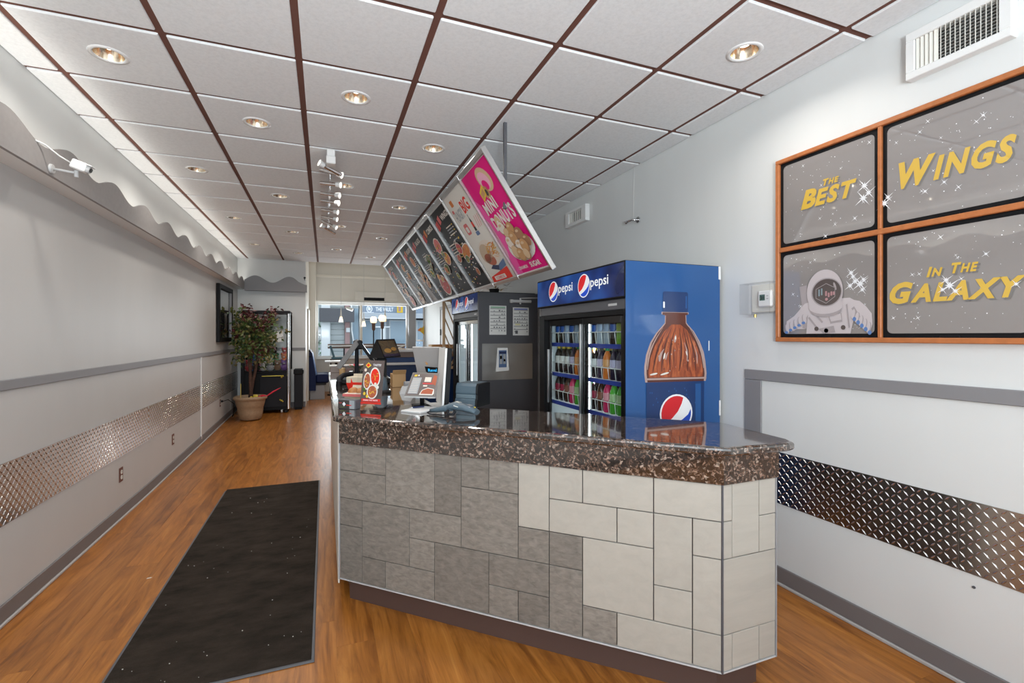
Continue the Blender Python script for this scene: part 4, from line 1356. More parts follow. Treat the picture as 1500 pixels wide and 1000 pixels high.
def panel(ya, yb, za, zb, what):
    pn = part('poster_panel', MB().box((XR - .022, ya, za), (XR - .012, yb, zb), 'black', .002), sg)
    O = Vector((XR - .022, yb, za))
    p = Print(O, (0, -1, 0), (0, 0, 1)); W = yb - ya; H_ = zb - za
    p.rect(.020, .020, W - .020, H_ - .020, 'star_print', .022).up()
    rr = random.Random(len(what) * 7)
    for d_ in range(70):
        x, y = rr.uniform(.03, W - .03), rr.uniform(.03, H_ - .03)
        r = rr.choice([.0012, .0015, .0018, .0025])
        p.ell(x, y, r, r, 'star_white', 6)
    for d_ in range(9):
        p.star(rr.uniform(.04, W - .04), rr.uniform(.04, H_ - .04), rr.uniform(.008, .016), 'star_white', .12, .6)
    p.up()
    def T(body, y_l, z, h, width, big=None):
        for dx, dz, m_ in ((.007, -.007, 'star_shadow'), (0, 0, 'star_yellow')):
            x = yb - y_l + dx; y = z - za + dz
            if big:
                v, _ = text_geo(body[0], .30, .05); w0 = (max(q_[0] for q_ in v) - min(q_[0] for q_ in v))
                v2, _ = text_geo(body[1:], .30, .045, 1.22); w2 = (max(q_[0] for q_ in v2) - min(q_[0] for q_ in v2))
                tot = w0 * 1.22 + w2 - .10
                p.text(body[0], x, y, h * 1.18, m_, .30, .05, width=width * w0 * 1.22 / tot)
                p.text(body[1:], x + width * (w0 * 1.22 - .10) / tot, y, h, m_, .30, .045, width=width * w2 / tot, spacing=1.22)
            else:
                p.text(body, x, y, h, m_, .30, .03, width=width)
            p.up()
    def sparkle(y, z, r):
        p.star(yb - y, z - za, r, 'star_white', .10, .62)
        p.k += .25
        p.star(yb - y, z - za, r * .4, 'star_white', .3, .62 + PI / 4)
        p.k += .25
    if what == 'best':
        T('THE', 1.766, 2.262, .026, .085, True); T('BEST', 1.892, 2.168, .078, .30, True)
        for a in ((1.555, 2.20, .045), (1.535, 2.16, .04), (1.56, 2.14, .05), (1.60, 2.05, .02), (1.75, 1.99, .02)): sparkle(*a)
    elif what == 'wings':
        T('WINGS', 1.405, 2.145, .092, .405, True)
        for a in ((1.465, 2.09, .045), (1.45, 2.115, .03), (1.30, 2.10, .02), (1.23, 2.12, .018), (1.32, 2.37, .014), (1.10, 2.35, .018)): sparkle(*a)
    elif what == 'galaxy':
        T('IN', 1.296, 1.722, .034, .06, True); T('THE', 1.205, 1.728, .034, .09, True); T('GALAXY', 1.442, 1.616, .074, .47, True)
        for a in ((1.222, 1.70, .03), (1.21, 1.675, .045), (1.19, 1.65, .03), (1.235, 1.66, .025), (1.425, 1.545, .015), (1.0, 1.66, .022), (1.09, 1.79, .018)): sparkle(*a)
    elif what == 'astronaut':
        for a in ((1.62, 1.78, .035), (1.61, 1.76, .03), (1.60, 1.735, .04), (1.625, 1.715, .035), (1.575, 1.72, .05), (1.565, 1.69, .03), (1.56, 1.74, .03), (1.56, 1.515, .03)): sparkle(*a)
        g = lambda y, z: (yb - (1.745 + (y - 1.745) * (.89 if y < 1.745 else .97)), max(z, 1.4745) - za)
        S = lambda pts, m_: p.poly([g(*a) for a in pts], m_)
        # backpack, torso, arms, helmet: a printed figure in a white space suit
        S([(1.905, 1.735), (1.86, 1.74), (1.84, 1.60), (1.885, 1.60)], 'suit_shade').up()
        S([(1.90, 1.615), (1.87, 1.64), (1.80, 1.655), (1.68, 1.655), (1.61, 1.655), (1.565, 1.63), (1.60, 1.50), (1.605, 1.452), (1.862, 1.452), (1.858, 1.52)], 'suit_white').up()
        S([(1.895, 1.615), (1.935, 1.575), (1.985, 1.545), (1.99, 1.50), (1.955, 1.485), (1.92, 1.50), (1.87, 1.50), (1.855, 1.57)], 'suit_white').up()
        S([(1.60, 1.645), (1.555, 1.635), (1.52, 1.605), (1.492, 1.57), (1.488, 1.52), (1.50, 1.485), (1.52, 1.49), (1.545, 1.53), (1.60, 1.555), (1.635, 1.58)], 'suit_white').up()
        S([(1.86, 1.50), (1.885, 1.505), (1.88, 1.53), (1.85, 1.58)], 'suit_shade').poly([g(*a) for a in [(1.57, 1.55), (1.60, 1.60), (1.585, 1.61), (1.55, 1.555)]], 'suit_shade').up()
        for a, b_ in (((1.83, 1.60), (1.77, 1.53)), ((1.63, 1.62), (1.615, 1.50)), ((1.80, 1.62), (1.72, 1.60)), ((1.85, 1.56), (1.80, 1.50))):
            S([a, (a[0] - .008, a[1] + .006), (b_[0] - .008, b_[1] + .006), b_], 'suit_shade')
        S([(1.735, 1.575), (1.655, 1.58), (1.65, 1.535), (1.72, 1.525)], 'suit_shade').up().poly([g(*a) for a in [(1.73, 1.572), (1.66, 1.577), (1.655, 1.545), (1.715, 1.537)]], 'suit_white')
        S([(1.79, 1.50), (1.70, 1.515), (1.69, 1.48), (1.76, 1.455)], 'suit_shade')
        for yy, zz in ((1.80, 1.50), (1.745, 1.490), (1.645, 1.505)):
            p.ell(*g(yy, zz), .012, .012, 'visor', 12)
        for k_ in range(5):
            p.ell(*g(1.980 - k_ * .027, 1.502 + k_ * .013), .013, .028, 'suit_shade', 12, rot=.25).ell(*g(1.507 + k_ * .020, 1.502 + k_ * .017), .011, .028, 'suit_shade', 12, rot=-.2)
            p.k += .2
            p.ell(*g(1.978 - k_ * .027, 1.504 + k_ * .013), .010, .025, 'suit_white', 12, rot=.25).ell(*g(1.509 + k_ * .020, 1.504 + k_ * .017), .0085, .025, 'suit_white', 12, rot=-.2)
            p.k += .2
            p.ell(*g(1.985 - k_ * .027, 1.482 + k_ * .013), .011, .008, 'glove_blue', 10).ell(*g(1.502 + k_ * .020, 1.478 + k_ * .017), .009, .011, 'glove_blue', 10)
        p.up()
        p.ell(*g(1.755, 1.695), .098, .118, 'suit_white', 32).up().ell(*g(1.748, 1.602), .085, .040, 'suit_shade', 24).up().ell(*g(1.75, 1.618), .092, .040, 'suit_white', 24).up()
        p.ell(*g(1.742, 1.692), .083, .076, 'suit_shade', 32).up().ell(*g(1.741, 1.692), .077, .070, 'visor', 32).up()
        hexp = [(1.742, 1.738), (1.69, 1.712), (1.69, 1.666), (1.742, 1.634), (1.80, 1.664), (1.80, 1.712)]
        for a, b_ in zip(hexp, hexp[1:] + hexp[:1]):
            d2_ = Vector((b_[0] - a[0], b_[1] - a[1])).normalized() * .0014
            S([(a[0] - d2_.y, a[1] + d2_.x), (b_[0] - d2_.y, b_[1] + d2_.x), (b_[0] + d2_.y, b_[1] - d2_.x), (a[0] + d2_.y, a[1] - d2_.x)], 'suit_shade')
        P('visor_pink', (.42, .22, .23), .4, coat=.6); P('visor_teal', (.22, .30, .33), .4, coat=.6)
        for yy, zz, hh in ((1.786, 1.674, .036), (1.771, 1.678, .036)):
            p.rect(*g(yy, zz), *g(yy - .008, zz + hh), 'visor_teal', .002)
        for yy, zz, hh in ((1.748, 1.672, .026), (1.732, 1.665, .024), (1.716, 1.672, .022), (1.702, 1.675, .018)):
            p.rect(*g(yy, zz), *g(yy - .011, zz + hh), 'visor_pink', .003)
        p.ell(*g(1.740, 1.655), .008, .008, 'visor_pink', 10).ell(*g(1.69, 1.72), .006, .022, 'suit_shade', 12, rot=.3)
    part('poster_print', p.mb, pn)
    part('latch', MB().box((XR - .030, (ya + yb) / 2 - .035, za + .001), (XR - .022, (ya + yb) / 2 + .035, za + .009), 'black', .002), pn)
panel(ymid + .008, ys1 - w, zmid + .013, zs1 - w, 'best')
panel(ys0 + w, ymid - .008, zmid + .013, zs1 - w, 'wings')
panel(ymid + .008, ys1 - w, zs0 + w, zmid - .013, 'astronaut')
panel(ys0 + w, ymid - .008, zs0 + w, zmid - .013, 'galaxy')
# ------------------------------------------------------------------ air vents on the right wall
def wall_vent(label, y0, y1, z0, z1, oy0, oy1, oz0, oz1, nb, dep):
    t = thing('air_vent', label, 'vent', (XR, (y0 + y1) / 2, z0))
    x = XR - dep
    f = MB().box((x, y0, z0), (XR, y1, oz0), 'white', .003).box((x, y0, oz1), (XR, y1, z1), 'white', .003)
    f.box((x, y0, oz0), (XR, oy0, oz1), 'white', .003).box((x, oy1, oz0), (XR, y1, oz1), 'white', .003)
    part('frame', f, t)
    part('duct', MB().box((XR - .006, oy0, oz0), (XR - .001, oy1, oz1), 'black'), t, 'dark duct behind the blades')
    for k in range(nb):
        y = oy0 + (oy1 - oy0) * (k + .5) / nb
        b = MB(); w = .0075
        a = .35 if k < nb * .7 else -.9
        T = Matrix.Translation((x + .012, y, 0)) @ Matrix.Rotation(a, 4, 'Z')
        b.T = T
        b.box((-w, -.0011, oz0), (w, .0011, oz1), 'offwhite')
        part('blade', b, t)
    b = MB(); n = int((oz1 - oz0) / .013)
    for k in range(n):
        z = oz0 + (oz1 - oz0) * (k + .5) / n
        b.box((XR - .022, oy0, z - .0015), (XR - .008, oy1, z + .0015), 'light_grey')
    part('rear_louvre', b, t, kind='stuff')
wall_vent('large white air vent high on the right wall above the star posters', 1.006, 1.367, 2.615, 2.825, 1.045, 1.330, 2.648, 2.785, 17, .045)
wall_vent('small white air vent high on the right wall beyond the menu board end', 4.215, 4.645, 2.632, 2.80, 4.30, 4.575, 2.665, 2.775, 7, .05)
# grille above the street window
g = thing('air_vent', 'dark slot air vent above the street window', 'vent', (1.19, YF, 2.37))
part('frame', MB().box((.72, YF - .03, 2.352), (1.78, YF, 2.375), 'far_wall', .004).box((.72, YF - .03, 2.455), (1.78, YF, 2.60), 'far_wall', .004).box((.72, YF - .03, 2.375), (.935, YF, 2.455), 'far_wall').box((1.445, YF - .03, 2.375), (1.78, YF, 2.455), 'far_wall'), g)
part('duct', MB().box((.935, YF - .012, 2.375), (1.445, YF - .002, 2.455), 'black'), g)
for k in range(3):
    part('blade', MB().box((.935, YF - .028, 2.39 + .024 * k), (1.445, YF - .014, 2.396 + .024 * k), 'charcoal'), g)

# ------------------------------------------------------------------ thermostat and small wall fittings
t = thing('thermostat', 'white thermostat inside a clear lockable wall box', 'thermostat', (XR, 2.175, 1.59))
part('base_plate', MB().box((XR - .012, 2.062, 1.605), (XR, 2.235, 1.775), 'offwhite', .004), t)
part('body', MB().box((XR - .040, 2.07, 1.635), (XR - .012, 2.165, 1.735), 'white', .008), t)
p = Print((XR - .0405, 2.158, 1.645), (0, -1, 0), (0, 0, 1))
P('lcd', (.10, .16, .13), .25)
p.rect(.008, .030, .046, .066, 'lcd').up()
p.text('21', .016, .038, .018, 'black', bold=.02)
p.rect(.056, .052, .070, .060, 'light_grey').rect(.056, .036, .070, .044, 'light_grey')
part('display', p.mb, t)
bx = MB()
for lo, hi in (((XR - .075, 2.050, 1.595), (XR - .072, 2.268, 1.785)), ((XR - .075, 2.050, 1.782), (XR, 2.268, 1.785)), ((XR - .075, 2.050, 1.595), (XR, 2.268, 1.598)), ((XR - .075, 2.265, 1.598), (XR, 2.268, 1.782)), ((XR - .075, 2.050, 1.598), (XR, 2.053, 1.782))):
    bx.box(lo, hi, 'acrylic')
part('clear_cover', bx, t)
part('lock', MB().cyl((XR - .065, 2.16, 1.592), (XR - .065, 2.16, 1.574), .008, .008, 'brass', 10), t)

b = thing('wall_bracket', 'small chrome camera bracket on the right wall above the large cooler', 'bracket', (XR, 3.44, 2.45))
part('plate', MB().cyl((XR, 3.40, 2.452), (XR - .012, 3.40, 2.452), .026, .026, 'chrome', 14), b)
part('arm', MB().tube([(XR - .01, 3.40, 2.452), (XR - .05, 3.43, 2.455), (XR - .06, 3.50, 2.448)], .009, 'chrome', 8), b)
part('joint', MB().ball((XR - .055, 3.50, 2.448), .017, 'chrome', 10, 6), b)
part('cable', MB().tube([(XR - .004, 3.46, 2.92), (XR - .005, 3.47, 2.7), (XR - .02, 3.45, 2.46)], .0022, 'white', 5), b)
solo('screw_hole', MB().cyl((XR - .001, 1.14, .425), (XR - .004, 1.14, .425), .006, .006, 'dark_grey', 8), 'small dark screw anchor low on the right wall under the diamond plate', 'screw')

# sockets
def socket(y, z, label, cord=None):
    t = thing('wall_socket', label, 'socket', (XL, y, z - .057), 'wall sockets on the left wall')
    part('plate', MB().box((XL, y - .035, z - .057), (XL + .006, y + .035, z + .057), 'grid_brown', .002), t)
    for dz in (-.021, .021):
        part('receptacle', MB().cyl((XL + .006, y, z + dz), (XL + .009, y, z + dz), .0165, .0165, 'offwhite', 14).box((XL + .009, y - .008, z + dz), (XL + .0093, y - .005, z + dz + .008), 'black').box((XL + .009, y + .005, z + dz), (XL + .0093, y + .008, z + dz + .008), 'black'), t)
socket(4.70, .354, 'brown plated wall socket on the left wall nearest the camera')
socket(6.11, .353, 'brown plated wall socket on the left wall just before the white strip')
socket(8.60, .42, 'wall socket by the potted tree with a black cord plugged in')
cd = MB().box((XL + .009, 8.58, .43), (XL + .04, 8.62, .46), 'black', .004)
cd.tube([(XL + .03, 8.60, .44), (XL + .10, 8.66, .46), (XL + .16, 8.78, .38), (XL + .13, 8.95, .22), (XL + .08, 9.15, .11), (XL + .05, 9.5, .095)], .006, 'black', 6)
solo('power_cord', cd, 'black power cord running from the socket behind the potted tree', 'cord', (XL + .1, 8.7, .09))

# security camera on the valance
t = thing('security_camera', 'white security camera on a bracket at the wavy valance on the left wall', 'camera', (-1.39, 3.34, 2.33))
part('mount_plate', MB().cyl((-1.39, 3.34, 2.372), (-1.378, 3.34, 2.372), .026, .024, 'light_grey', 14), t)
part('arm', MB().tube([(-1.38, 3.34, 2.372), (-1.33, 3.335, 2.366), (-1.275, 3.33, 2.360)], .007, 'light_grey', 8).cyl((-1.275, 3.33, 2.335), (-1.275, 3.33, 2.372), .010, .010, 'light_grey', 10), t)
T = Matrix.Translation((-1.255, 3.315, 2.395)) @ Matrix.Rotation(math.radians(-18), 4, 'Y') @ Matrix.Rotation(math.radians(0), 4, 'Z')
T = Matrix.Translation((-1.250, 3.315, 2.392)) @ Matrix.Rotation(math.radians(20), 4, 'Y')
b = MB(T); b.box((-.040, -.026, -.024), (.030, .026, .026), 'white', .006)
part('housing', b, t)
b = MB(T); b.cyl((.030, 0, 0), (.046, 0, 0), .021, .019, 'light_grey', 14).cyl((.046, 0, 0), (.050, 0, 0), .012, .012, 'black_gloss', 12).box((.028, -.027, .018), (.054, .027, .024), 'white', .002)
part('lens_hood', b, t)
part('cable', MB().tube([(-1.287, 3.315, 2.405), (-1.33, 3.29, 2.43), (-1.37, 3.24, 2.468), (-1.405, 3.17, 2.475)], .004, 'white', 6), t)

# ------------------------------------------------------------------ dark framed picture on the left wall
P('picture_dark', (.018, .018, .02), .06, coat=1.0, coat_ior=2.4)
t = thing('framed_picture', 'deep black framed glossy picture hanging on the left wall by the tree', 'picture', (XL, 8.85, 1.37))
y0, y1, z0, z1 = 8.30, 9.42, 1.37, 2.262
f = MB()
w = .07
f.box((XL, y0, z0), (XL + .05, y0 + w, z1), 'black', .006).box((XL, y1 - w, z0), (XL + .05, y1, z1), 'black', .006).box((XL, y0 + w, z0), (XL + .05, y1 - w, z0 + w), 'black', .006).box((XL, y0 + w, z1 - w), (XL + .05, y1 - w, z1), 'black', .006)
part('frame', f, t)
part('picture', MB().box((XL, y0 + w, z0 + w), (XL + .02, y1 - w, z1 - w), 'picture_dark'), t)
part('inner_rim', MB().box((XL + .02, y1 - w - .012, z0 + w), (XL + .04, y1 - w, z1 - w), 'mid_grey').box((XL + .02, y0 + w, z0 + w), (XL + .03, y0 + w + .010, z1 - w), 'mid_grey'), t, 'thin silver inner rim')

# ------------------------------------------------------------------ potted tree
F9 = .08
px_, py_ = -1.155, 9.02
t = thing('potted_tree', 'artificial ficus tree with green and burgundy leaves in a terracotta pot', 'plant', (px_, py_, F9))
part('pot', MB().lathe([(.150, 0), (.165, .01), (.190, .12), (.196, .20), (.200, .205), (.222, .30), (.226, .325), (.250, .335), (.254, .37), (.240, .385), (.222, .380), (.215, .33)], (px_, py_, F9), 'terracotta', 28), t)
part('soil', MB().lathe([(.216, .33), (.10, .345), (.01, .35)], (px_, py_, F9), 'soil', 20), t)
for k, (dx, dy, h, sw) in enumerate([(-.015, .0, 1.35, .04), (.025, .02, 1.42, -.04), (.005, -.025, 1.30, .02)]):
    pts = [(px_ + dx + sw * math.sin(i * .9 + k) * .6 + .012 * i * (1 if k == 1 else .2), py_ + dy + .02 * math.cos(i * .8 + k), F9 + .33 + (h - .33) * i / 7) for i in range(8)]
    part('trunk', MB().tube(pts, [.026 - .0016 * i for i in range(8)], 'bark', 8), t)
P('leaf_green', (.055, .105, .022), .45, vary=.35); P('leaf_dark', (.020, .045, .014), .5); P('leaf_olive', (.16, .17, .045), .45, vary=.25); P('leaf_tan', (.26, .20, .09), .5, vary=.2); P('leaf_red', (.085, .014, .016), .5, vary=.3)
lf = MB(); tw = MB()
rl = random.Random(5)
cz = F9 + 1.42
for br in range(70):
    a = rl.uniform(0, 2 * PI); el = rl.uniform(-1.25, 1.30)
    L = rl.uniform(.22, .50)
    ex = px_ + .07 + L * .92 * math.cos(a) * math.cos(el * .8); ey = py_ + L * .80 * math.sin(a) * math.cos(el * .8); ez = cz + L * 1.25 * math.sin(el)
    if ex < XL + .11: ex = XL + .11
    if ey > 9.44: ey = 9.44
    m0 = Vector((px_ + .01, py_, F9 + 1.20 + .2 * rl.random())); e0 = Vector((ex, ey, ez)); mid = (m0 + e0) / 2 + Vector((0, 0, .06))
    tw.tube([m0, mid, e0], [.006, .004, .002], 'bark', 5)
    hue = 'leaf_red' if (ez > cz + .22 and rl.random() < .5) or rl.random() < .12 else None
    for k in range(38):
        f_ = rl.uniform(.30, 1.05)
        c = m0.lerp(mid, f_ * 2) if f_ < .5 else mid.lerp(e0, f_ * 2 - 1)
        c = c + Vector((rl.gauss(0, .05), rl.gauss(0, .05), rl.gauss(0, .045)))
        c.x = max(c.x, XL + .09); c.y = min(c.y, 9.49)
        d = Vector((rl.gauss(0, 1), rl.gauss(0, 1), rl.gauss(-.7, .6))).normalized()
        s_ = d.cross(Vector((rl.gauss(0, 1), rl.gauss(0, 1), rl.gauss(0, 1)))).normalized()
        n_ = d.cross(s_)
        l = rl.uniform(.055, .092); w_ = l * .30
        mt_ = hue if hue and rl.random() < .8 else rl.choice(['leaf_green', 'leaf_green', 'leaf_dark', 'leaf_olive', 'leaf_olive', 'leaf_tan'])
        lf.add([c, c + d * l * .4 + s_ * w_ + n_ * .004, c + d * l - n_ * .008, c + d * l * .4 - s_ * w_ + n_ * .004], [(0, 1, 2), (0, 2, 3)], mt_)
part('twig', tw, t, kind='stuff'); part('foliage', lf, t, kind='stuff')
P('ribbon_red', (.62, .02, .05), .5); P('tag_yellow', (.66, .50, .06), .5)
part('ribbon', MB().tube([(px_ + .10, py_ - .12, F9 + .36), (px_ + .20, py_ - .16, F9 + .40), (px_ + .26, py_ - .16, F9 + .39), (px_ + .36, py_ - .17, F9 + .46), (px_ + .47, py_ - .17, F9 + .52)], [.012, .018, .009, .014, .004], 'ribbon_red', 6), t, 'red ribbon streamer')
part('bow', MB().ball((px_ + .09, py_ - .13, F9 + .385), (.04, .025, .035), 'tag_yellow', 10, 6).ball((px_ + .03, py_ - .14, F9 + .375), (.022, .02, .02), 'tag_yellow', 8, 5), t, 'yellow bow')
part('stake', MB().cyl((px_ - .13, py_ - .08, F9 + .33), (px_ - .13, py_ - .08, F9 + .60), .007, .007, 'brass', 8), t)

# ------------------------------------------------------------------ claw machine
cx0, cx1, cy0, cy1, cH = -1.375, -.585, 9.55, 10.14, 1.92
t = thing('claw_machine', 'black glass fronted claw machine full of plush toys behind the potted tree', 'game machine', (-.98, 9.85, F9))
part('cabinet', MB().box((cx0 + .02, cy0 + .01, F9 + .05), (cx1 - .02, cy1, .80), 'black', .006), t)
part('door', MB().box((cx0 + .30, cy0 - .004, F9 + .11), (cx1 - .06, cy0 + .012, .735), 'charcoal', .004), t)
P('rail_gold', (.62, .48, .07), .35, .6)
tr = MB().box((cx0 + .33, cy0 - .02, .742), (cx1 - .12, cy0 + .01, .754), 'rail_gold', .003).ball((cx1 - .12, cy0 - .015, .742), .018, 'rail_gold', 8, 6).ball((cx1 - .14, cy0 - .015, .722), .016, 'rail_gold', 8, 6)
part('gold_rail', tr, t)
part('lock', MB().ball((cx1 - .14, cy0 - .012, .30), .018, 'rail_gold', 8, 6).ball((cx1 - .165, cy0 - .012, .315), .013, 'rail_gold', 8, 6).ball((cx1 - .12, cy0 - .012, .285), .013, 'rail_gold', 8, 6), t, 'gold lock')
part('deck', MB().box((cx0 + .02, cy0 + .01, .80), (cx1 - .02, cy1, .83), 'black', .003), t)
part('roof', MB().box((cx0, cy0, cH - .05), (cx1, cy1, cH), 'charcoal', .008), t)
part('post', MB().box((cx0, cy0, F9 + .05), (cx0 + .06, cy0 + .06, cH - .05), 'black', .006), t)
part('post', MB().cyl((cx1 - .03, cy0 + .03, F9 + .06), (cx1 - .03, cy0 + .03, cH - .05), .030, .030, 'chrome', 16), t, 'chrome front post')
part('post', MB().box((cx1 - .05, cy1 - .05, .83), (cx1, cy1, cH - .05), 'black', .006), t)
part('post', MB().box((cx0, cy1 - .05, .83), (cx0 + .05, cy1, cH - .05), 'black', .006), t)
part('glass', MB().box((cx0 + .06, cy0 + .02, .83), (cx1 - .055, cy0 + .026, cH - .05), 'clear_glass'), t)
part('glass', MB().box((cx1 - .028, cy0 + .06, .83), (cx1 - .022, cy1 - .05, cH - .05), 'clear_glass'), t)
part('glass', MB().box((cx0 + .022, cy0 + .06, .83), (cx0 + .028, cy1 - .05, cH - .05), 'clear_glass'), t)
part('foot', MB().box((cx0 + .02, cy0 + .02, F9), (cx0 + .08, cy1 - .02, F9 + .05), 'black', .004), t)
part('foot', MB().box((cx1 - .10, cy0 + .02, F9), (cx1 - .04, cy1 - .02, F9 + .05), 'black', .004), t)
part('caster', MB().cyl((cx1 - .15, cy0 - .0, F9 + .03), (cx1 - .12, cy0 - .0, F9 + .03), .03, .03, 'light_grey', 12), t)
part('claw', MB().cyl((-.95, 9.85, cH - .05), (-.95, 9.85, 1.62), .01, .01, 'chrome', 8).ball((-.95, 9.85, 1.60), .03, 'chrome', 10, 6).tube([(-.95, 9.85, 1.60), (-.91, 9.85, 1.56), (-.93, 9.85, 1.50)], .006, 'chrome', 5).tube([(-.95, 9.85, 1.60), (-.99, 9.85, 1.56), (-.97, 9.85, 1.50)], .006, 'chrome', 5), t)
part('notice', MB().box((-.86, cy0 + .012, 1.36), (-.70, cy0 + .018, 1.55), 'white'), t, 'white paper notice')
toyc = dict(brown=(.20, .11, .06), yellow=(.62, .52, .16), green=(.06, .22, .10), red=(.42, .04, .05), orange=(.66, .20, .07), grey=(.30, .31, .33), black=(.015, .015, .017), white=(.62, .60, .58), pink=(.62, .24, .34), blue=(.05, .14, .36), purple=(.16, .07, .26), teal=(.06, .28, .28))
for k_, c_ in toyc.items(): P('plush_' + k_, c_, .9, vary=.15)
toys = [(-1.26, 9.66, 'red', 0), (-1.14, 9.65, 'black', 0), (-1.03, 9.66, 'white', 0), (-.92, 9.66, 'grey', 0), (-.80, 9.67, 'brown', 0), (-.69, 9.67, 'purple', 0), (-1.24, 9.80, 'blue', 1), (-1.10, 9.80, 'pink', 1), (-.97, 9.79, 'yellow', 1), (-.84, 9.80, 'green', 1), (-.70, 9.80, 'orange', 1), (-1.22, 9.97, 'green', 2), (-1.04, 9.96, 'teal', 2), (-.88, 9.96, 'black', 2), (-.70, 9.96, 'red', 2)]
for x, y, c_, row in toys:
    b = MB(); m_ = 'plush_' + c_; r = .052
    z = .83 + row * .11
    b.ball((x, y, z + .060), (.064, .060, .062), m_, 10, 7).ball((x, y - .01, z + .145), (.052, .048, .048), m_, 10, 7)
    b.ball((x - .036, y, z + .188), .021, m_, 8, 5).ball((x + .036, y, z + .188), .021, m_, 8, 5)
    b.ball((x - .05, y - .02, z + .075), (.02, .02, .03), m_, 8, 5).ball((x + .05, y - .02, z + .075), (.02, .02, .03), m_, 8, 5)
    b.ball((x, y - .053, z + .138), (.018, .014, .014), 'plush_white', 8, 5).ball((x - .015, y - .052, z + .158), .006, 'black', 6, 4).ball((x + .015, y - .052, z + .158), .006, 'black', 6, 4)
    where = ['at the front glass', 'in the middle row', 'at the back'][row]
    if row:
        b.box((x - .03, y - .03, .83), (x + .03, y + .03, z + .02), m_, .01)
    solo('plush_toy', b, '%s plush toy %s of the claw machine' % (c_, where), 'toy', (x, y, .83), 'plush toys in the claw machine')

t = thing('waste_bin', 'narrow dark bin beside the claw machine', 'bin', (-.46, 9.93, F9))
part('body', MB().box((-.535, 9.83, F9 + .04), (-.385, 10.10, .74), 'charcoal', .008), t)
part('lid', MB().box((-.545, 9.82, .74), (-.375, 10.11, .84), 'black', .012), t)
part('foot', MB().box((-.52, 9.85, F9), (-.40, 9.88, F9 + .04), 'black').box((-.52, 10.05, F9), (-.40, 10.08, F9 + .04), 'black'), t)

# ------------------------------------------------------------------ track light
t = thing('track_light', 'chrome track light with nine small spot heads on the ceiling', 'track light', (.04, 5.2, 2.85))
tx = .045
part('rail', MB().box((tx - .010, 4.0, 2.855), (tx + .010, 6.75, 2.870), 'chrome', .002), t)
part('canopy', MB().box((tx - .035, 3.96, 2.80), (tx + .035, 4.06, 2.86), 'white', .006).box((tx - .03, 3.98, 2.86), (tx + .03, 4.04, ZC - .004), 'white', .004), t)
for y in (4.7, 5.6, 6.5):
    part('standoff', MB().cyl((tx, y, 2.87), (tx, y, ZC + .004), .006, .006, 'chrome', 8), t)
P('spot_lens', (1, .96, .86), .4, emit=2.0)
heads = [(4.10, .30, -1), (4.18, -.30, 1), (4.50, -.14, 1), (4.83, -.16, 1), (5.10, -.18, 1), (5.47, -.2, 1), (5.80, -.22, 1), (6.12, -.5, 1), (6.42, .4, -1)]
for y, sl, sg_ in heads:
    h = part('spot_head', MB().cyl((tx - .080 * sg_, y + .035, 2.800 - sl * .09), (tx + .052 * sg_, y - .023, 2.800 + sl * .05), .017, .017, 'chrome', 14), t)
    part('lens_ring', MB().cyl((tx + .048 * sg_, y - .021, 2.800 + sl * .045), (tx + .086 * sg_, y - .038, 2.800 + sl * .09), .019, .030, 'white', 16).cyl((tx + .0848 * sg_, y - .0375, 2.800 + sl * .088), (tx + .0875 * sg_, y - .0386, 2.800 + sl * .0915), .024, .024, 'spot_lens', 14), h)
    part('stem', MB().cyl((tx, y, 2.80), (tx, y, 2.857), .006, .006, 'chrome', 8), h)

# ------------------------------------------------------------------ papers on the grey door
P('paper', (.68, .68, .66), .6); P('ink', (.10, .10, .11), .6); P('ink_blue', (.12, .15, .40), .5); P('ink_green', (.25, .45, .30), .5); P('ink_yellow', (.66, .62, .36), .5)
def notice(x0, x1, z0, z1, label, head, seed):
    t = thing('safety_notice', label, 'notice', ((x0 + x1) / 2, 5.42, z0))
    part('sheet', MB().box((x0, 5.4175, z0), (x1, 5.42, z1), 'paper'), t)
    p = Print((x0, 5.4175, z0), (1, 0, 0), (0, 0, 1)); W = x1 - x0; H_ = z1 - z0
    rr = random.Random(seed)
    p.rect(.015, H_ - .028, W - .015, H_ - .012, head)
    for k in range(7):
        z = H_ * (.12 + .115 * k)
        p.rect(.012, z + .028, W - .012, z + .034, 'ink')
        for q_ in range(6):
            if rr.random() < .6:
                x = .02 + q_ * W / 6.6
                p.rect(x, z, x + rr.uniform(.008, .022), z + rr.uniform(.006, .016), 'ink')
    if head == 'ink_blue':
        p.rect(.03, H_ * .36, W * .45, H_ * .42, 'ink_yellow').rect(.03, .02, .065, .06, 'ink')
    part('print', p.mb, t)
notice(1.833, 2.050, 1.478, 1.828, 'white printed notice on the grey door, the one without the blue header', 'ink_green', 3)
notice(2.135, 2.345, 1.470, 1.812, 'white printed notice with blue header under the door closer', 'ink_blue', 4)
t = thing('wall_leaflet', 'white leaflet with a blue picture stuck on the steel plate of the grey door', 'leaflet', (1.99, 5.41, 1.03))
part('sheet', MB().prism([(.0, 0), (.165, .01), (.15, .285), (.02, .285)], (1.915, 5.4155, 1.035), (1, 0, 0), (0, 0, 1), .004, 'white'), t)
p = Print((1.915, 5.4112, 1.035), (1, 0, 0), (0, 0, 1))
p.rect(.035, .05, .135, .255, 'print_blu').up().rect(.045, .09, .08, .21, 'print_gry').rect(.09, .09, .125, .21, 'print_gry').rect(.04, .215, .13, .24, 'print_nvy').rect(.05, .15, .075, .19, 'print_org').rect(.095, .12, .12, .15, 'print_prd')
part('print', p.mb, t)

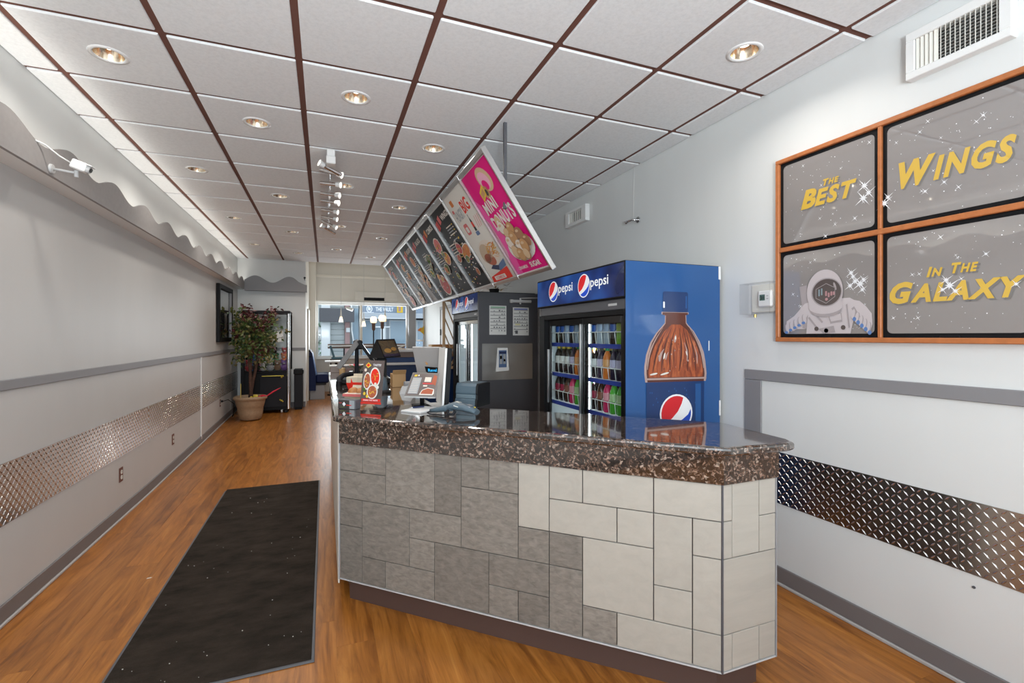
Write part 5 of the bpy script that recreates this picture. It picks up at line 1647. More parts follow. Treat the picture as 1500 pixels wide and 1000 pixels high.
# ------------------------------------------------------------------ things on the granite top
Zt = 1.030
def frame_to(O, U, N=None):
    U = Vector(U).normalized(); V = Vector((0, 0, 1)); W_ = U.cross(V)
    T = Matrix.Identity(4)
    for r in range(3):
        T[r][0] = U[r]; T[r][1] = -W_[r]; T[r][2] = V[r]; T[r][3] = O[r]
    return T      # x along U, y away from the customer, z up
ud = Vector((.763, -.646, 0)).normalized()
# acrylic menu stand
T = frame_to((.176, 2.988, Zt), ud)
t = thing('menu_stand', 'clear acrylic stand holding a tall brown food menu', 'menu stand', (.25, 2.96, Zt))
b = MB(T); b.box((-.012, -.01, 0), (.195, .085, .004), 'acrylic').slab4([(-.012, .040, .288), (.195, .040, .288), (.195, -.006, .004), (-.012, -.006, .004)], .003, 'acrylic')
part('holder', b, t)
P('menu_brown', (.115, .085, .080), .3, coat=.5)
sh = MB(T); sh.slab4([(.022, .041, .285), (.168, .041, .285), (.168, .0035, .030), (.022, .0035, .030)], .0015, 'menu_brown')
s_ = part('menu_sheet', sh, t)
d_ = Vector((0, .0375, .255)).normalized()
O = T @ Vector((.022, .0025, .030)); Uw = (T.to_3x3() @ Vector((1, 0, 0))); Vw = T.to_3x3() @ d_
p = Print(O, Uw, Vw)
p.rect(0, .0, .146, .012, 'print_red').up(2)
p.rect(.01, .015, .14, .031, 'print_red').up().text('SHARE THE TASTE', .022, .019, .007, 'logo_white', bold=.02, width=.10)
p.poly([(.018, .228), (.038, .247), (.060, .228), (.038, .212)], 'print_yel').up().poly([(.026, .229), (.038, .240), (.050, .229), (.038, .219)], 'print_red').text('TASTE!', .072, .225, .012, 'logo_white', bold=.02, width=.055)
for cx, cy, rx, ry, rot, c1, c2 in ((.092, .160, .036, .058, .15, 'print_red', 'print_org'), (.040, .135, .026, .052, 0, 'print_wh', 'print_dgh'), (.082, .072, .038, .042, 0, 'print_wh', 'print_org')):
    p.ell(cx, cy, rx, ry, 'print_wh', 22, rot=rot).up().ell(cx, cy, rx * .80, ry * .84, 'print_meat' if c1 != 'print_red' else 'print_red', 20, rot=rot).up()
    for k in range(22):
        a = R.uniform(0, 6.28); q_ = R.uniform(0, .72)
        p.ell(cx + rx * q_ * math.cos(a), cy + ry * q_ * math.sin(a), .004, .003, R.choice(['print_org', c2, 'print_meat', 'print_yel']), 7, rot=a)
    p.up()
for x, y, m_ in ((.118, .10, 'print_wh'), (.026, .085, 'print_grn'), (.03, .06, 'print_yel'), (.10, .118, 'print_sug'), (.05, .045, 'print_yel'), (.025, .20, 'print_sug')):
    p.ell(x, y, .009, .010, m_, 10)
part('menu_print', p.mb, s_)
# business card holder
T = frame_to((.072, 3.030, Zt), (.714, -.70, 0))
t = thing('card_holder', 'small dark card holder with a white diamond emblem on the counter corner', 'card holder', (.12, 3.0, Zt))
b = MB(T); b.box((0, 0, 0), (.130, .05, .055), 'dark_grey', .003)
part('holder', b, t)
p = Print(T @ Vector((.004, -.0003, .003)), T.to_3x3() @ Vector((1, 0, 0)), (0, 0, 1))
p.rect(0, 0, .085, .049, 'print_dk2').rect(.085, 0, .122, .049, 'print_gry').up().poly([(.045, .012), (.058, .026), (.045, .040), (.032, .026)], 'logo_white').rect(.008, .030, .028, .034, 'print_prd').rect(.062, .018, .10, .023, 'print_red').rect(.02, .006, .05, .009, 'print_grn')
part('print', p.mb, t)
# burger boxes
P('card_cream', (.60, .53, .40), .6); P('bun', (.46, .19, .06), .55, vary=.2); P('bun_side', (.62, .42, .22), .6)
def takeout(name, label, O, U, w, d, h, kind):
    T = frame_to(O, U)
    t = thing(name, label, 'food box', Vector(O))
    b = MB(T)
    b.rings([[(.015, .01, 0), (w - .015, .01, 0), (w - .015, d - .01, 0), (.015, d - .01, 0)], [(0, 0, h * .45), (w, 0, h * .45), (w, d, h * .45), (0, d, h * .45)]], 'print_red' if kind else 'card_cream', smooth=False)
    part('tray', b, t)
    b = MB(T); b.slab4([(0, d + .02, h), (w, d + .02, h), (w, d, h * .45), (0, d, h * .45)], .004, 'card_cream')
    part('lid', b, t)
    if kind == 0:
        b = MB(T); b.ball((w * .32, d * .5, h * .55), (w * .22, d * .4, h * .36), 'bun', 12, 7).ball((w * .70, d * .5, h * .55), (w * .2, d * .4, h * .36), 'bun', 12, 7)
        part('sandwich', b, t)
        b = MB(T); b.box((w * .06, d * .06, h * .40), (w * .94, d * .94, h * .50), 'print_sug', .004)
        part('filling', b, t)
        b = MB(T); b.box((.0, -.004, h * .22), (w, .0, h * .42), 'print_pnk', .001)
        part('band', b, t)
    else:
        b = MB(T); b.box((0, 0, h * .45), (w, d, h * .85), 'card_cream', .004)
        part('carton', b, t)
        b = MB(T); b.box((w * .2, -.003, h * .1), (w * .99, 0, h * .5), 'print_red', .001).prism([(w * .2, h * .45), (w * .30, h * .45), (w * .22, h * .75)], (0, 0, 0), (1, 0, 0), (0, 0, 1), .002, 'print_red')
        part('print', b, t)
takeout('takeout_box', 'open takeout box with a cut sandwich behind the card holder', (.115, 3.47, Zt), (.80, -.6, 0), .16, .10, .085, 0)
takeout('takeout_box', 'cream and red takeout carton behind the sandwich box', (.16, 4.07, Zt), (.86, -.5, 0), .20, .11, .12, 1)

# telephone handset, pepper mill, flower arrangement
hs = thing('phone_handset', 'dark curved telephone handset lying on the counter edge', 'phone', (.17, 4.45, Zt))
part('grip', MB().tube([(.115, 4.42, Zt + .025), (.12, 4.50, Zt + .055), (.16, 4.62, Zt + .075), (.22, 4.76, Zt + .07), (.27, 4.84, Zt + .05)], [.020, .024, .022, .024, .020], 'charcoal', 10), hs)
part('mouthpiece', MB().cyl((.115, 4.42, Zt), (.115, 4.42, Zt + .04), .028, .026, 'black', 12), hs)
part('cradle', MB().box((.13, 4.52, Zt), (.26, 4.85, Zt + .042), 'black', .01), hs)
P('light_wood', (.52, .33, .15), .5)
t = thing('wooden_cup', 'pale wooden cup standing at the end of the counter', 'cup', (.175, 5.45, Zt))
part('body', MB().lathe([(.026, 0), (.030, .01), (.030, .085), (.024, .09)], (.175, 5.45, Zt), 'light_wood', 14), t)
part('rim', MB().lathe([(.031, .075), (.033, .08), (.031, .088)], (.175, 5.45, Zt), 'bun_side', 14, caps=False), t)
fa = thing('flower_arrangement', 'low arrangement of red and green leaves at the counter end', 'flowers', (.33, 5.5, Zt))
b = MB()
for k in range(90):
    a = rl.uniform(0, 6.28); r = rl.uniform(.02, .10); c = Vector((.33 + r * math.cos(a), 5.5 + r * math.sin(a), Zt + rl.uniform(.02, .11)))
    d = Vector((math.cos(a), math.sin(a), rl.uniform(-.3, .6))).normalized(); s_ = d.cross(Vector((0, 0, 1))).normalized()
    b.add([c, c + d * .03 + s_ * .014, c + d * .07, c + d * .03 - s_ * .014], [(0, 1, 2), (0, 2, 3)], rl.choice(['leaf_green', 'leaf_dark', 'leaf_red', 'ribbon_red', 'leaf_olive']))
part('leaves', b, fa, kind='stuff')
part('bowl', MB().lathe([(.04, 0), (.06, .01), (.085, .045), (.08, .045), (.05, .015)], (.33, 5.5, Zt), 'black_gloss', 16), fa)
b = MB()
for k in range(4):
    b.lathe([(.018, 0), (.026, .006), (.018, .012)], (.235 + .008 * k, 5.30 + .010 * k, Zt + .016 * k), 'chrome', 12)
solo('napkin_rings', b, 'small pile of chrome rings beside the flower arrangement', 'rings')
t = thing('counter_upstand', 'brown end board with white top at the far end of the counter', 'board', (.3, 6.03, Zt))
P('brown_laminate', (.17, .11, .085), .4)
part('board', MB().box((.06, 6.0, Zt), (.60, 6.05, 1.105), 'brown_laminate', .003), t)
part('cap', MB().box((.05, 5.985, 1.105), (.61, 6.06, 1.122), 'white', .003), t)

# ------------------------------------------------------------------ tills
P('screen', (.012, .012, .015), .08, coat=1.0, coat_ior=1.8)
P('bezel_grey', (.15, .14, .135), .5)
def point_slab(c, th, mat, edge):
    b = MB(); b.slab4(c, th, mat, edge); return b
t = thing('till_terminal', 'tent shaped till with two tilted screens back to back', 'till', (.28, 5.0, Zt))
part('screen', point_slab([(.315, 5.22, 1.43), (.287, 4.90, 1.43), (.100, 4.90, 1.168), (.130, 5.22, 1.168)], .048, 'black_gloss', 'bezel_grey'), t, 'grey edged screen facing the customers')
part('screen', point_slab([(.315, 4.85, 1.425), (.335, 5.20, 1.425), (.490, 5.20, 1.205), (.465, 4.85, 1.205)], .030, 'screen', 'black'), t)
part('stem', MB().cyl((.30, 5.05, Zt + .02), (.30, 5.05, 1.36), .022, .018, 'charcoal', 14), t)
part('base', MB().box((.20, 4.93, Zt), (.42, 5.17, Zt + .025), 'black', .008), t)
part('hinge_block', MB().box((.27, 4.95, 1.33), (.35, 5.15, 1.42), 'black', .01), t)
P('scr_brown', (.14, .095, .05), .12, coat=1.0); P('scr_gold', (.50, .27, .07), .15, coat=.8); P('scr_violet', (.05, .03, .07), .15, coat=.8)
t = thing('till_terminal', 'black till with a brown lit food picture on its tilted screen', 'till', (.50, 4.55, Zt))
tn, tf, rn_, rf, ln_, lf_ = [Vector(q_) for q_ in [(.431, 4.45, 1.431), (.633, 4.75, 1.435), (.498, 4.41, 1.262), (.690, 4.71, 1.262), (.37, 4.51, 1.262), (.565, 4.81, 1.262)]]
tb = MB(); V6 = [tn, tf, rn_, rf, ln_, lf_]
tb.add(V6, [(0, 2, 3, 1), (0, 1, 5, 4), (0, 4, 2), (1, 3, 5), (2, 4, 5, 3)], 'black_gloss')
part('body', tb, t)
Nf = ((rn_ - tn).cross(tf - tn)).normalized()
def q2(x, y, k):
    return tn.lerp(tf, x).lerp(rn_.lerp(rf, x), y) + Nf * .0008 * k
b = MB()
def q2poly(pts, m_, k): b.add([q2(x, y, k) for x, y in pts], [tuple(range(len(pts)))], m_)
q2poly([(.06, .08), (.94, .08), (.94, .80), (.06, .80)], 'scr_brown', 1)
q2poly([(.06, .80), (.94, .80), (.94, .93), (.06, .93)], 'scr_violet', 1)
for cx_, cy_, rx_, ry_ in ((.36, .62, .2, .12), (.72, .55, .15, .10)):
    q2poly([(cx_ + rx_ * math.cos(a_ * PI / 7), cy_ + ry_ * math.sin(a_ * PI / 7)) for a_ in range(14)], 'scr_gold', 2)
part('picture', b, t)
part('base', MB().box((.40, 4.42, Zt), (.56, 4.66, Zt + .05), 'black', .01), t)
part('stem', MB().box((.44, 4.50, Zt + .05), (.53, 4.60, 1.26), 'black', .01), t)
P('yellow_sticker', (.66, .60, .05), .5)
part('sticker', MB().box((.43, 4.415, Zt + .012), (.47, 4.42, Zt + .042), 'yellow_sticker'), t)
# glass with clear cups beside the till
t = thing('glass_tumbler', 'clear glass tumbler beside the black till', 'glass', (.34, 4.62, Zt))
part('wall', MB().lathe([(.030, 0), (.036, .12), (.034, .12), (.029, .006)], (.34, 4.62, Zt), 'acrylic', 16), t)

# silver tablet till: two silver displays back to back
P('silver', (.50, .47, .455), .35, .4)
t = thing('tablet_till', 'silver tablet till with blue lettering seen from behind', 'till', (.70, 3.27, Zt))
CA = [Vector(q_) for q_ in [(.559, 3.30, 1.384), (.765, 3.20, 1.382), (.785, 3.272, 1.199), (.604, 3.36, 1.201)]]
b = point_slab(CA, .012, 'silver', 'light_grey')
part('tablet', b, t)
Ua = (CA[1] - CA[0]); Va = (CA[0] - CA[3]); Va = Va - Ua * (Va.dot(Ua) / Ua.length_squared)
p = Print(CA[3], Ua, Va)
p.up(3).ell(.075, .075, .009, .010, 'print_dgh', 14).ell(.068, .087, .008, .003, 'print_dgh', 8)
p.up(2).poly([(.058, .055), (.190, .045), (.190, .004), (.076, .004), (.064, .014)], 'black_gloss').up()
P('glow_blue', (.03, .32, .62), .4, emit=.9)
p.text('Revel', .080, .016, .022, 'glow_blue', bold=.03, width=.062).ell(.162, .026, .006, .006, 'print_sug', 10)
part('label', p.mb, t, 'dark name label with glowing blue lettering')
part('stand', MB().box((.66, 3.27, Zt), (.80, 3.44, Zt + .012), 'light_grey', .004).tube([(.72, 3.36, Zt + .01), (.73, 3.36, Zt + .09), (.715, 3.31, 1.26)], .018, 'light_grey', 10), t)

t = thing('display_screen', 'tall white rimmed display standing edge on beside the printer', 'screen', (.68, 2.95, Zt))
CB = [(.722, 3.14, 1.385), (.702, 2.88, 1.385), (.668, 2.83, 1.035), (.690, 3.09, 1.035)]
CB = [Vector(q_) for q_ in CB]
part('panel', point_slab([CB[1] + Vector((.03, 0, 0)), CB[0] + Vector((.03, 0, 0)), CB[3] + Vector((.03, 0, 0)), CB[2] + Vector((.03, 0, 0))], .030, 'screen', 'black'), t)
part('back_shell', point_slab(CB, -.012, 'silver', 'white'), t, 'silver back shell')
part('foot', MB().box((.605, 2.82, Zt), (.745, 3.02, Zt + .008), 'light_grey', .003), t)
# customer facing tablet with a menu
t = thing('menu_tablet', 'tilted tablet showing a brown menu page with a pale list', 'tablet', (.55, 2.85, Zt))
CT = [Vector(q_) for q_ in [(.509, 2.98, 1.236), (.660, 2.911, 1.232), (.592, 2.725, 1.110), (.427, 2.80, 1.114)]]
part('tablet', point_slab(CT, .010, 'bezel_grey', 'light_grey'), t)
Ut = CT[2] - CT[3]; Vt = CT[0] - CT[3]
def quadp(pts, mat, b, k):
    N_ = Ut.cross(Vt).normalized() * (.0006 * k)
    def m_(x, y):
        lo = CT[3].lerp(CT[2], x); hi = CT[0].lerp(CT[1], x)
        return lo.lerp(hi, y) + N_
    b.add([m_(*q_) for q_ in pts], [tuple(range(len(pts)))], mat)
b = MB()
quadp([(.04, .05), (.96, .05), (.96, .95), (.04, .95)], 'menu_brown', b, 1)
quadp([(.08, .10), (.40, .10), (.40, .78), (.08, .78)], 'print_gry', b, 2)
quadp([(.52, .60), (.75, .60), (.75, .80), (.52, .80)], 'print_sug', b, 2)
quadp([(.10, .82), (.20, .82), (.22, .90), (.12, .90)], 'print_yel', b, 2)
quadp([(.24, .84), (.29, .84), (.29, .90), (.24, .90)], 'print_wh', b, 2)
quadp([(.48, .50), (.85, .50), (.85, .56), (.48, .56)], 'print_prd', b, 2)
quadp([(.52, .40), (.66, .40), (.66, .46), (.52, .46)], 'print_sug', b, 2)
quadp([(.78, .55), (.94, .45), (.94, .85), (.82, .92)], 'print_meat', b, 2)
quadp([(.46, .06), (.90, .06), (.94, .12), (.92, .30), (.70, .36), (.52, .26)], 'print_wh', b, 2)
quadp([(.50, .10), (.88, .10), (.90, .28), (.70, .33), (.54, .24)], 'print_meat', b, 3)
for k in range(9):
    quadp([(.10, .15 + k * .068), (.36, .15 + k * .068), (.36, .165 + k * .068), (.10, .165 + k * .068)], 'print_sug', b, 3)
part('menu_page', b, t)
part('bracket', MB().tube([(.54, 2.86, 1.155), (.55, 2.90, 1.09), (.555, 2.92, Zt)], .014, 'black', 8).box((.50, 2.89, Zt), (.59, 2.98, Zt + .014), 'black', .004), t)
# note pad and pen
T = Matrix.Translation((.525, 2.76, Zt)) @ Matrix.Rotation(math.radians(-52), 4, 'Z')
t = thing('note_pad', 'flat white note pad on the counter under the tablet', 'note pad', (.525, 2.76, Zt))
b = MB(T); b.box((-.075, -.10, 0), (.075, .10, .007), 'light_grey', .001)
part('backing', b, t)
b = MB(T); b.box((-.072, -.097, .007), (.072, .097, .011), 'white', .001)
part('pages', b, t)
t = thing('ballpoint_pen', 'dark pen lying on the white note pad', 'pen', (.52, 2.79, Zt + .011))
part('barrel', MB().cyl((.475, 2.80, Zt + .0155), (.545, 2.815, Zt + .0155), .0045, .0045, 'print_nvy', 8), t)
part('tip', MB().cyl((.475, 2.80, Zt + .0155), (.455, 2.796, Zt + .0155), .0045, .001, 'chrome', 8), t)
# receipt printer
P('printer_blue', (.085, .125, .155), .4); P('printer_light', (.13, .18, .21), .4); P('led_blue', (.02, .25, .8), .4, emit=.6)
T = frame_to((.752, 2.868, Zt), (.70, -.714, 0))
t = thing('receipt_printer', 'blue grey receipt printer with black side on the counter', 'printer', (.86, 2.87, Zt))
w_, dp = .150, .165
b = MB(T)
prof = [(-.012, 0), (-.006, .045), (0, .050), (.004, .075), (.0, .085), (.004, .125), (.018, .142), (dp, .142), (dp, 0)]
b.rings([[(0, y, z) for y, z in prof], [(w_ - .012, y, z) for y, z in prof]], 'printer_blue', smooth=False)
part('case', b, t)
b = MB(T); b.rings([[(w_ - .012, y, z) for y, z in prof], [(w_, y + .004, max(0, z - .004)) for y, z in prof]], 'black', smooth=False)
part('side_cover', b, t, 'black side cover')
b = MB(T); b.box((.004, -.004, .052), (w_ - .016, .003, .074), 'printer_light', .002).box((.05, .012, .128), (.085, .016, .133), 'light_grey')
part('paper_slot', b, t)
b = MB(T); b.box((-.012, .02, .03), (0, .10, .085), 'led_blue', .004)
part('roll_holder', b, t, 'bright blue roll holder')
# bar code scanner
t = thing('barcode_scanner', 'grey handheld barcode scanner lying on the counter front', 'scanner', (.64, 2.53, Zt))
A_ = Vector((.545, 2.628, Zt)); B_ = Vector((.752, 2.424, Zt)); dd = (B_ - A_)
def along(f, z): return A_ + dd * f + Vector((0, 0, z))
part('handle', MB().tube([along(.0, .018), along(.15, .026), (along(.32, .036)), along(.48, .046)], [.010, .015, .018, .022], 'printer_blue', 10), t)
hb = MB()
sx = Vector((dd.y, -dd.x, 0)).normalized()
rgs = []
for f_, z_c, hw, hh in ((.40, .046, .024, .018), (.55, .054, .030, .024), (.75, .048, .033, .022), (.93, .036, .034, .018), (1.0, .026, .033, .012)):
    c = along(f_, z_c); ring_ = []
    for k in range(12):
        a = 2 * PI * k / 12
        ring_.append(tuple(c + sx * hw * math.cos(a) + Vector((0, 0, hh * math.sin(a)))))
    rgs.append(ring_)
hb.rings(rgs, 'printer_blue')
part('head', hb, t)
tp = MB()
for f_, m_, ln in ((.56, 'offwhite', .10), (.80, 'mid_grey', .09)):
    c = along(f_, .078 - (f_ - .56) * .05); e = along(f_ + ln, .077 - (f_ + ln - .56) * .05)
    tp.add([c - sx * .014, c + sx * .014, e + sx * .014, e - sx * .014], [(0, 1, 2, 3)], m_)
    tp.add([c + sx * .016 + Vector((0, 0, -.004)), c + sx * .0305 + Vector((0, 0, -.02)), e + sx * .0325 + Vector((0, 0, -.02)), e + sx * .018 + Vector((0, 0, -.004))], [(0, 1, 2, 3)], m_)
part('sticker', tp, t)
part('window', MB().ball(along(.95, .052), (.007, .007, .004), 'rail_gold', 8, 5), t)
part('trigger', MB().tube([along(.42, .03) + sx * .02, along(.46, .012) + sx * .03, along(.56, .012) + sx * .034, along(.58, .03) + sx * .024], .008, 'charcoal', 8), t)
part('cable', MB().tube([along(0, .016), along(-.05, .008) + sx * .01, along(.05, .005) + sx * .03, along(.30, .005) + sx * .035, along(.45, .006) + sx * .03], .004, 'charcoal', 6), t)
# tape dispenser and cardboard box behind the tablet
t = thing('tape_dispenser', 'pale tape dispenser behind the menu tablet', 'dispenser', (.575, 3.66, Zt))
part('body', MB().rings([[(.52, 3.62, Zt), (.64, 3.60, Zt), (.65, 3.70, Zt), (.53, 3.72, Zt)], [(.54, 3.63, Zt + .05), (.60, 3.62, Zt + .06), (.61, 3.69, Zt + .06), (.55, 3.70, Zt + .05)]], 'light_grey', smooth=False), t)
part('roll', MB().cyl((.56, 3.66, Zt + .065), (.60, 3.665, Zt + .065), .024, .024, 'mid_grey', 12), t)
P('cardboard', (.42, .25, .11), .7)
t = thing('cardboard_box', 'open brown cardboard box behind the silver tablet till', 'box', (.6, 4.1, Zt))
part('body', MB().box((.53, 4.10, Zt), (.64, 4.26, Zt + .11), 'cardboard', .003), t)
part('flap', MB().slab4([(.53, 4.07, Zt + .145), (.64, 4.07, Zt + .145), (.64, 4.10, Zt + .11), (.53, 4.10, Zt + .11)], .003, 'cardboard'), t)
t = thing('desk_phone', 'dark blue grey object with rounded back beside the menu stand', 'phone', (.40, 3.75, Zt))
part('body', MB().lathe([(.05, 0), (.055, .03), (.045, .10), (.02, .125)], (.40, 3.78, Zt), 'printer_blue', 16), t)
part('base', MB().box((.35, 3.70, Zt), (.47, 3.86, Zt + .02), 'black', .006), t)

# ------------------------------------------------------------------ half wall behind the tills and what stands on it
t = thing('half_wall_counter', 'half wall counter with grey ledge and brown band behind the tills', 'counter', (1.4, 7.7, .05))
part('body', MB().box((.80, 7.62, 0), (2.2, 7.95, 1.13), 'label_navy', .004), t, 'dark navy panel')
part('band', MB().box((.79, 7.60, 1.13), (2.2, 7.97, 1.215), 'brown_laminate', .004), t, 'brown band')
part('ledge', MB().box((.76, 7.52, 1.215), (2.2, 8.10, 1.255), 'light_grey', .006), t)
part('shelf', MB().box((.82, 7.42, 1.02), (2.2, 7.62, 1.05), 'light_grey', .004), t)
t = thing('wooden_tray', 'orange brown wooden tray on the half wall ledge', 'tray', (1.75, 7.62, 1.255))
P('tray_wood', (.44, .20, .06), .5)
tr = MB().box((1.58, 7.53, 1.255), (1.95, 7.78, 1.265), 'tray_wood').box((1.58, 7.53, 1.265), (1.59, 7.78, 1.325), 'bun_side').box((1.94, 7.53, 1.265), (1.95, 7.78, 1.325), 'tray_wood')
part('tray', tr, t)
part('side', MB().box((1.59, 7.53, 1.265), (1.94, 7.54, 1.325), 'tray_wood'), t)
part('side', MB().box((1.59, 7.77, 1.265), (1.94, 7.78, 1.325), 'tray_wood'), t)
t = thing('plastic_jar', 'clear plastic jar with white lid on the half wall ledge', 'jar', (1.44, 7.75, 1.255))
part('body', MB().lathe([(.055, 0), (.062, .01), (.062, .10), (.05, .125)], (1.44, 7.75, 1.255), 'acrylic', 16), t)
part('lid', MB().lathe([(.052, .122), (.054, .126), (.052, .145), (.02, .15)], (1.44, 7.75, 1.255), 'white', 16), t)
t = thing('wooden_trivet', 'pair of crossed pale wooden slats on the half wall ledge', 'slats', (1.12, 7.7, 1.255))
part('slat', MB().tube([(1.04, 7.66, 1.262), (1.20, 7.72, 1.315)], .008, 'offwhite', 6), t)
part('slat', MB().tube([(1.08, 7.72, 1.262), (1.20, 7.70, 1.262)], .007, 'bun_side', 6), t)
# lattice screen by the second cooler
t = thing('lattice_screen', 'tan bamboo lattice screen between the half wall and the second cooler', 'screen', (2.1, 7.02, .03))
P('bamboo', (.45, .30, .17), .6)
for k in range(9):
    x = 1.66 + k * .10
    part('slat', MB().tube([(x, 7.02, 1.0), (min(x + .40, 2.47), 7.02, 1.0 + min(.95, (2.47 - x) / .4 * .95))], .010, 'bamboo', 5), t)
    part('slat', MB().tube([(max(1.66, x - .4 + .2), 7.035, 2.0 if x > 1.85 else 1.0 + (x + .2 - 1.66) / .4 * .95 + .05), (x + .2 if x + .2 < 2.47 else 2.47, 7.035, 1.05)], .010, 'bamboo', 5), t)
part('frame', MB().box((1.64, 7.0, .03), (1.675, 7.05, 2.02), 'bamboo', .004).box((2.455, 7.0, .03), (2.49, 7.05, 2.02), 'bamboo', .004).box((1.675, 7.0, 1.98), (2.455, 7.05, 2.02), 'bamboo', .004).box((1.675, 7.0, .97), (2.455, 7.05, 1.01), 'bamboo', .004), t)
# things on top of the second cooler
t = thing('storage_box', 'pale grey box with a dark edge on top of the second cooler', 'box', (1.87, 6.56, 2.0))
part('body', MB().box((1.765, 6.44, 2.0), (1.96, 6.70, 2.26), 'light_grey', .004), t)
part('edge', MB().box((1.755, 6.435, 2.0), (1.765, 6.70, 2.26), 'black'), t)
t = thing('dried_plant', 'dark dried plant in a pot on top of the second cooler', 'plant', (2.08, 5.95, 2.0))
part('pot', MB().lathe([(.05, 0), (.07, .08), (.066, .08), (.05, .02)], (2.08, 5.95, 2.0), 'black', 14), t)
b = MB()
for k in range(70):
    a = rl.uniform(0, 6.28); r = rl.uniform(.0, .24); c = Vector((2.08 + r * math.cos(a), 5.95 + r * math.sin(a), 2.06 + rl.uniform(0, .14)))
    d = Vector((math.cos(a), math.sin(a), rl.uniform(-.2, .9))).normalized(); s_ = d.cross(Vector((0, 0, 1))).normalized()
    b.add([c, c + d * .03 + s_ * .012, c + d * .08, c + d * .03 - s_ * .012], [(0, 1, 2), (0, 2, 3)], rl.choice(['bark', 'leaf_dark', 'leaf_olive', 'bamboo', 'leaf_red']))
part('leaves', b, t, kind='stuff')
for k, (x, y, m_, nm) in enumerate([(1.79, 6.28, 'print_pnk', 'pink'), (1.80, 6.14, 'print_red', 'red'), (1.79, 6.00, 'print_org', 'orange'), (1.80, 5.86, 'print_yel', 'yellow')]):
    b = MB().box((x - .035, y - .045, 2.0), (x + .035, y + .045, 2.05), m_, .014)
    solo('snack_packet', b, '%s snack packet on the front edge of the second cooler' % nm, 'packet', (x, y, 2.0), 'snack packets on the second cooler')

# ------------------------------------------------------------------ street end: lamps, seats, bar
P('shade_glow', (1.0, .84, .58), .5, emit=1.3)
P('amber_glow', (1.0, .45, .12), .5, emit=1.2)
for x, y, r, lab in ((.826, 9.0, .060, 'left one of two slim torch lamps before the street window'), (.980, 9.0, .068, 'right one of two slim torch lamps before the street window, slightly taller')):
    h = 0 if x < .9 else .03
    t = thing('torch_lamp', lab, 'lamp', (x, y, FZ(y)), 'torch lamps near the street window')
    part('base', MB().lathe([(.07, 0), (.07, .015), (.02, .03)], (x, y, FZ(y)), 'charcoal', 18), t)
    part('pole', MB().cyl((x, y, FZ(y) + .02), (x, y, 1.60 + h), .011, .011, 'charcoal', 10), t)
    part('socket', MB().lathe([(.014, 1.56), (.030, 1.58), (.032, 1.69), (.04, 1.70)], (x, y, h), 'brown_laminate', 14), t)
    part('glass_shade', MB().lathe([(.03, 1.69), (r * .9, 1.715), (r, 1.76), (r * .85, 1.80), (r * .55, 1.815)], (x, y, h), 'shade_glow', 16), t)
for x, y, zb, r, m_, lab in ((.365, 12.2, 1.80, .052, 'shade_glow', 'cone pendant lamp in front of the left street pane'), (.891, 12.2, 1.70, .05, 'shade_glow', 'cone pendant lamp by the window mullion'), (1.395, 12.2, 1.83, .03, 'amber_glow', 'tiny amber pendant lamp in front of the right street pane')):
    t = thing('pendant_lamp', lab, 'lamp', (x, y, zb), 'pendant lamps at the street window')
    part('cord', MB().cyl((x, y, zb + .3), (x, y, 3.75), .004, .004, 'light_grey', 6), t)
    part('stem', MB().cyl((x, y, zb + .12), (x, y, zb + .34), .022, .006, 'offwhite', 10), t)
    part('glass_shade', MB().lathe([(r, 0), (r * .8, .06), (.024, .13)], (x, y, zb), m_, 14), t)
t = thing('window_spot', 'small white spotlight clamped to the street window head', 'spotlight', (.60, YF - .08, 2.13))
part('bracket', MB().cyl((.60, YF, 2.20), (.60, YF - .08, 2.20), .012, .012, 'dark_grey', 8), t)
part('head', MB().cyl((.52, YF - .10, 2.17), (.66, YF - .12, 2.12), .035, .045, 'white', 12), t)
part('hood', MB().box((.50, YF - .14, 2.14), (.56, YF - .06, 2.20), 'offwhite', .01), t)
P('seat_blue', (.004, .011, .060), .5, spec=.2); P('seat_light', (.10, .19, .40), .45); P('teal_seat', (.03, .085, .11), .45)
t = thing('booth_bench', 'dark blue upholstered bench on the left beyond the claw machine', 'bench', (-.08, 11.55, F9))
part('backrest', MB().rings([[(-.345, 11.20, F9 + .20), (-.345, 11.20, 1.14), (-.30, 11.20, 1.17), (-.26, 11.20, 1.10), (-.18, 11.20, .60), (-.18, 11.20, F9 + .20)], [(-.345, 11.95, F9 + .20), (-.345, 11.95, 1.14), (-.30, 11.95, 1.17), (-.26, 11.95, 1.10), (-.18, 11.95, .60), (-.18, 11.95, F9 + .20)]], 'seat_blue', smooth=False), t)
part('back_face', MB().rings([[(-.262, 11.205, 1.10), (-.250, 11.205, 1.10), (-.165, 11.205, .62), (-.178, 11.205, .62)], [(-.262, 11.945, 1.10), (-.250, 11.945, 1.10), (-.165, 11.945, .62), (-.178, 11.945, .62)]], 'seat_light', smooth=False), t, 'lighter blue back cushion')
part('seat', MB().box((-.18, 11.20, .44), (.09, 11.95, .63), 'seat_blue', .03), t)
part('plinth', MB().box((-.30, 11.25, F9), (.0, 11.90, .40), 'mid_grey', .006), t)
part('base_rail', MB().box((-.33, 11.22, .40), (.03, 11.93, .445), 'charcoal', .004), t)
t = thing('cafe_table', 'small white topped table near the street window', 'table', (.22, 12.0, F9))
part('tabletop', MB().box((.0, 11.75, .85), (.46, 12.25, .885), 'white', .006), t)
part('pedestal', MB().cyl((.25, 12.0, F9 + .02), (.25, 12.0, .85), .03, .03, 'black', 12), t)
part('base', MB().lathe([(.20, 0), (.20, .015), (.03, .03)], (.25, 12.0, F9), 'black', 18), t)
t = thing('bar_chair', 'teal padded tall chair at the street window bar', 'chair', (.25, 12.42, F9))
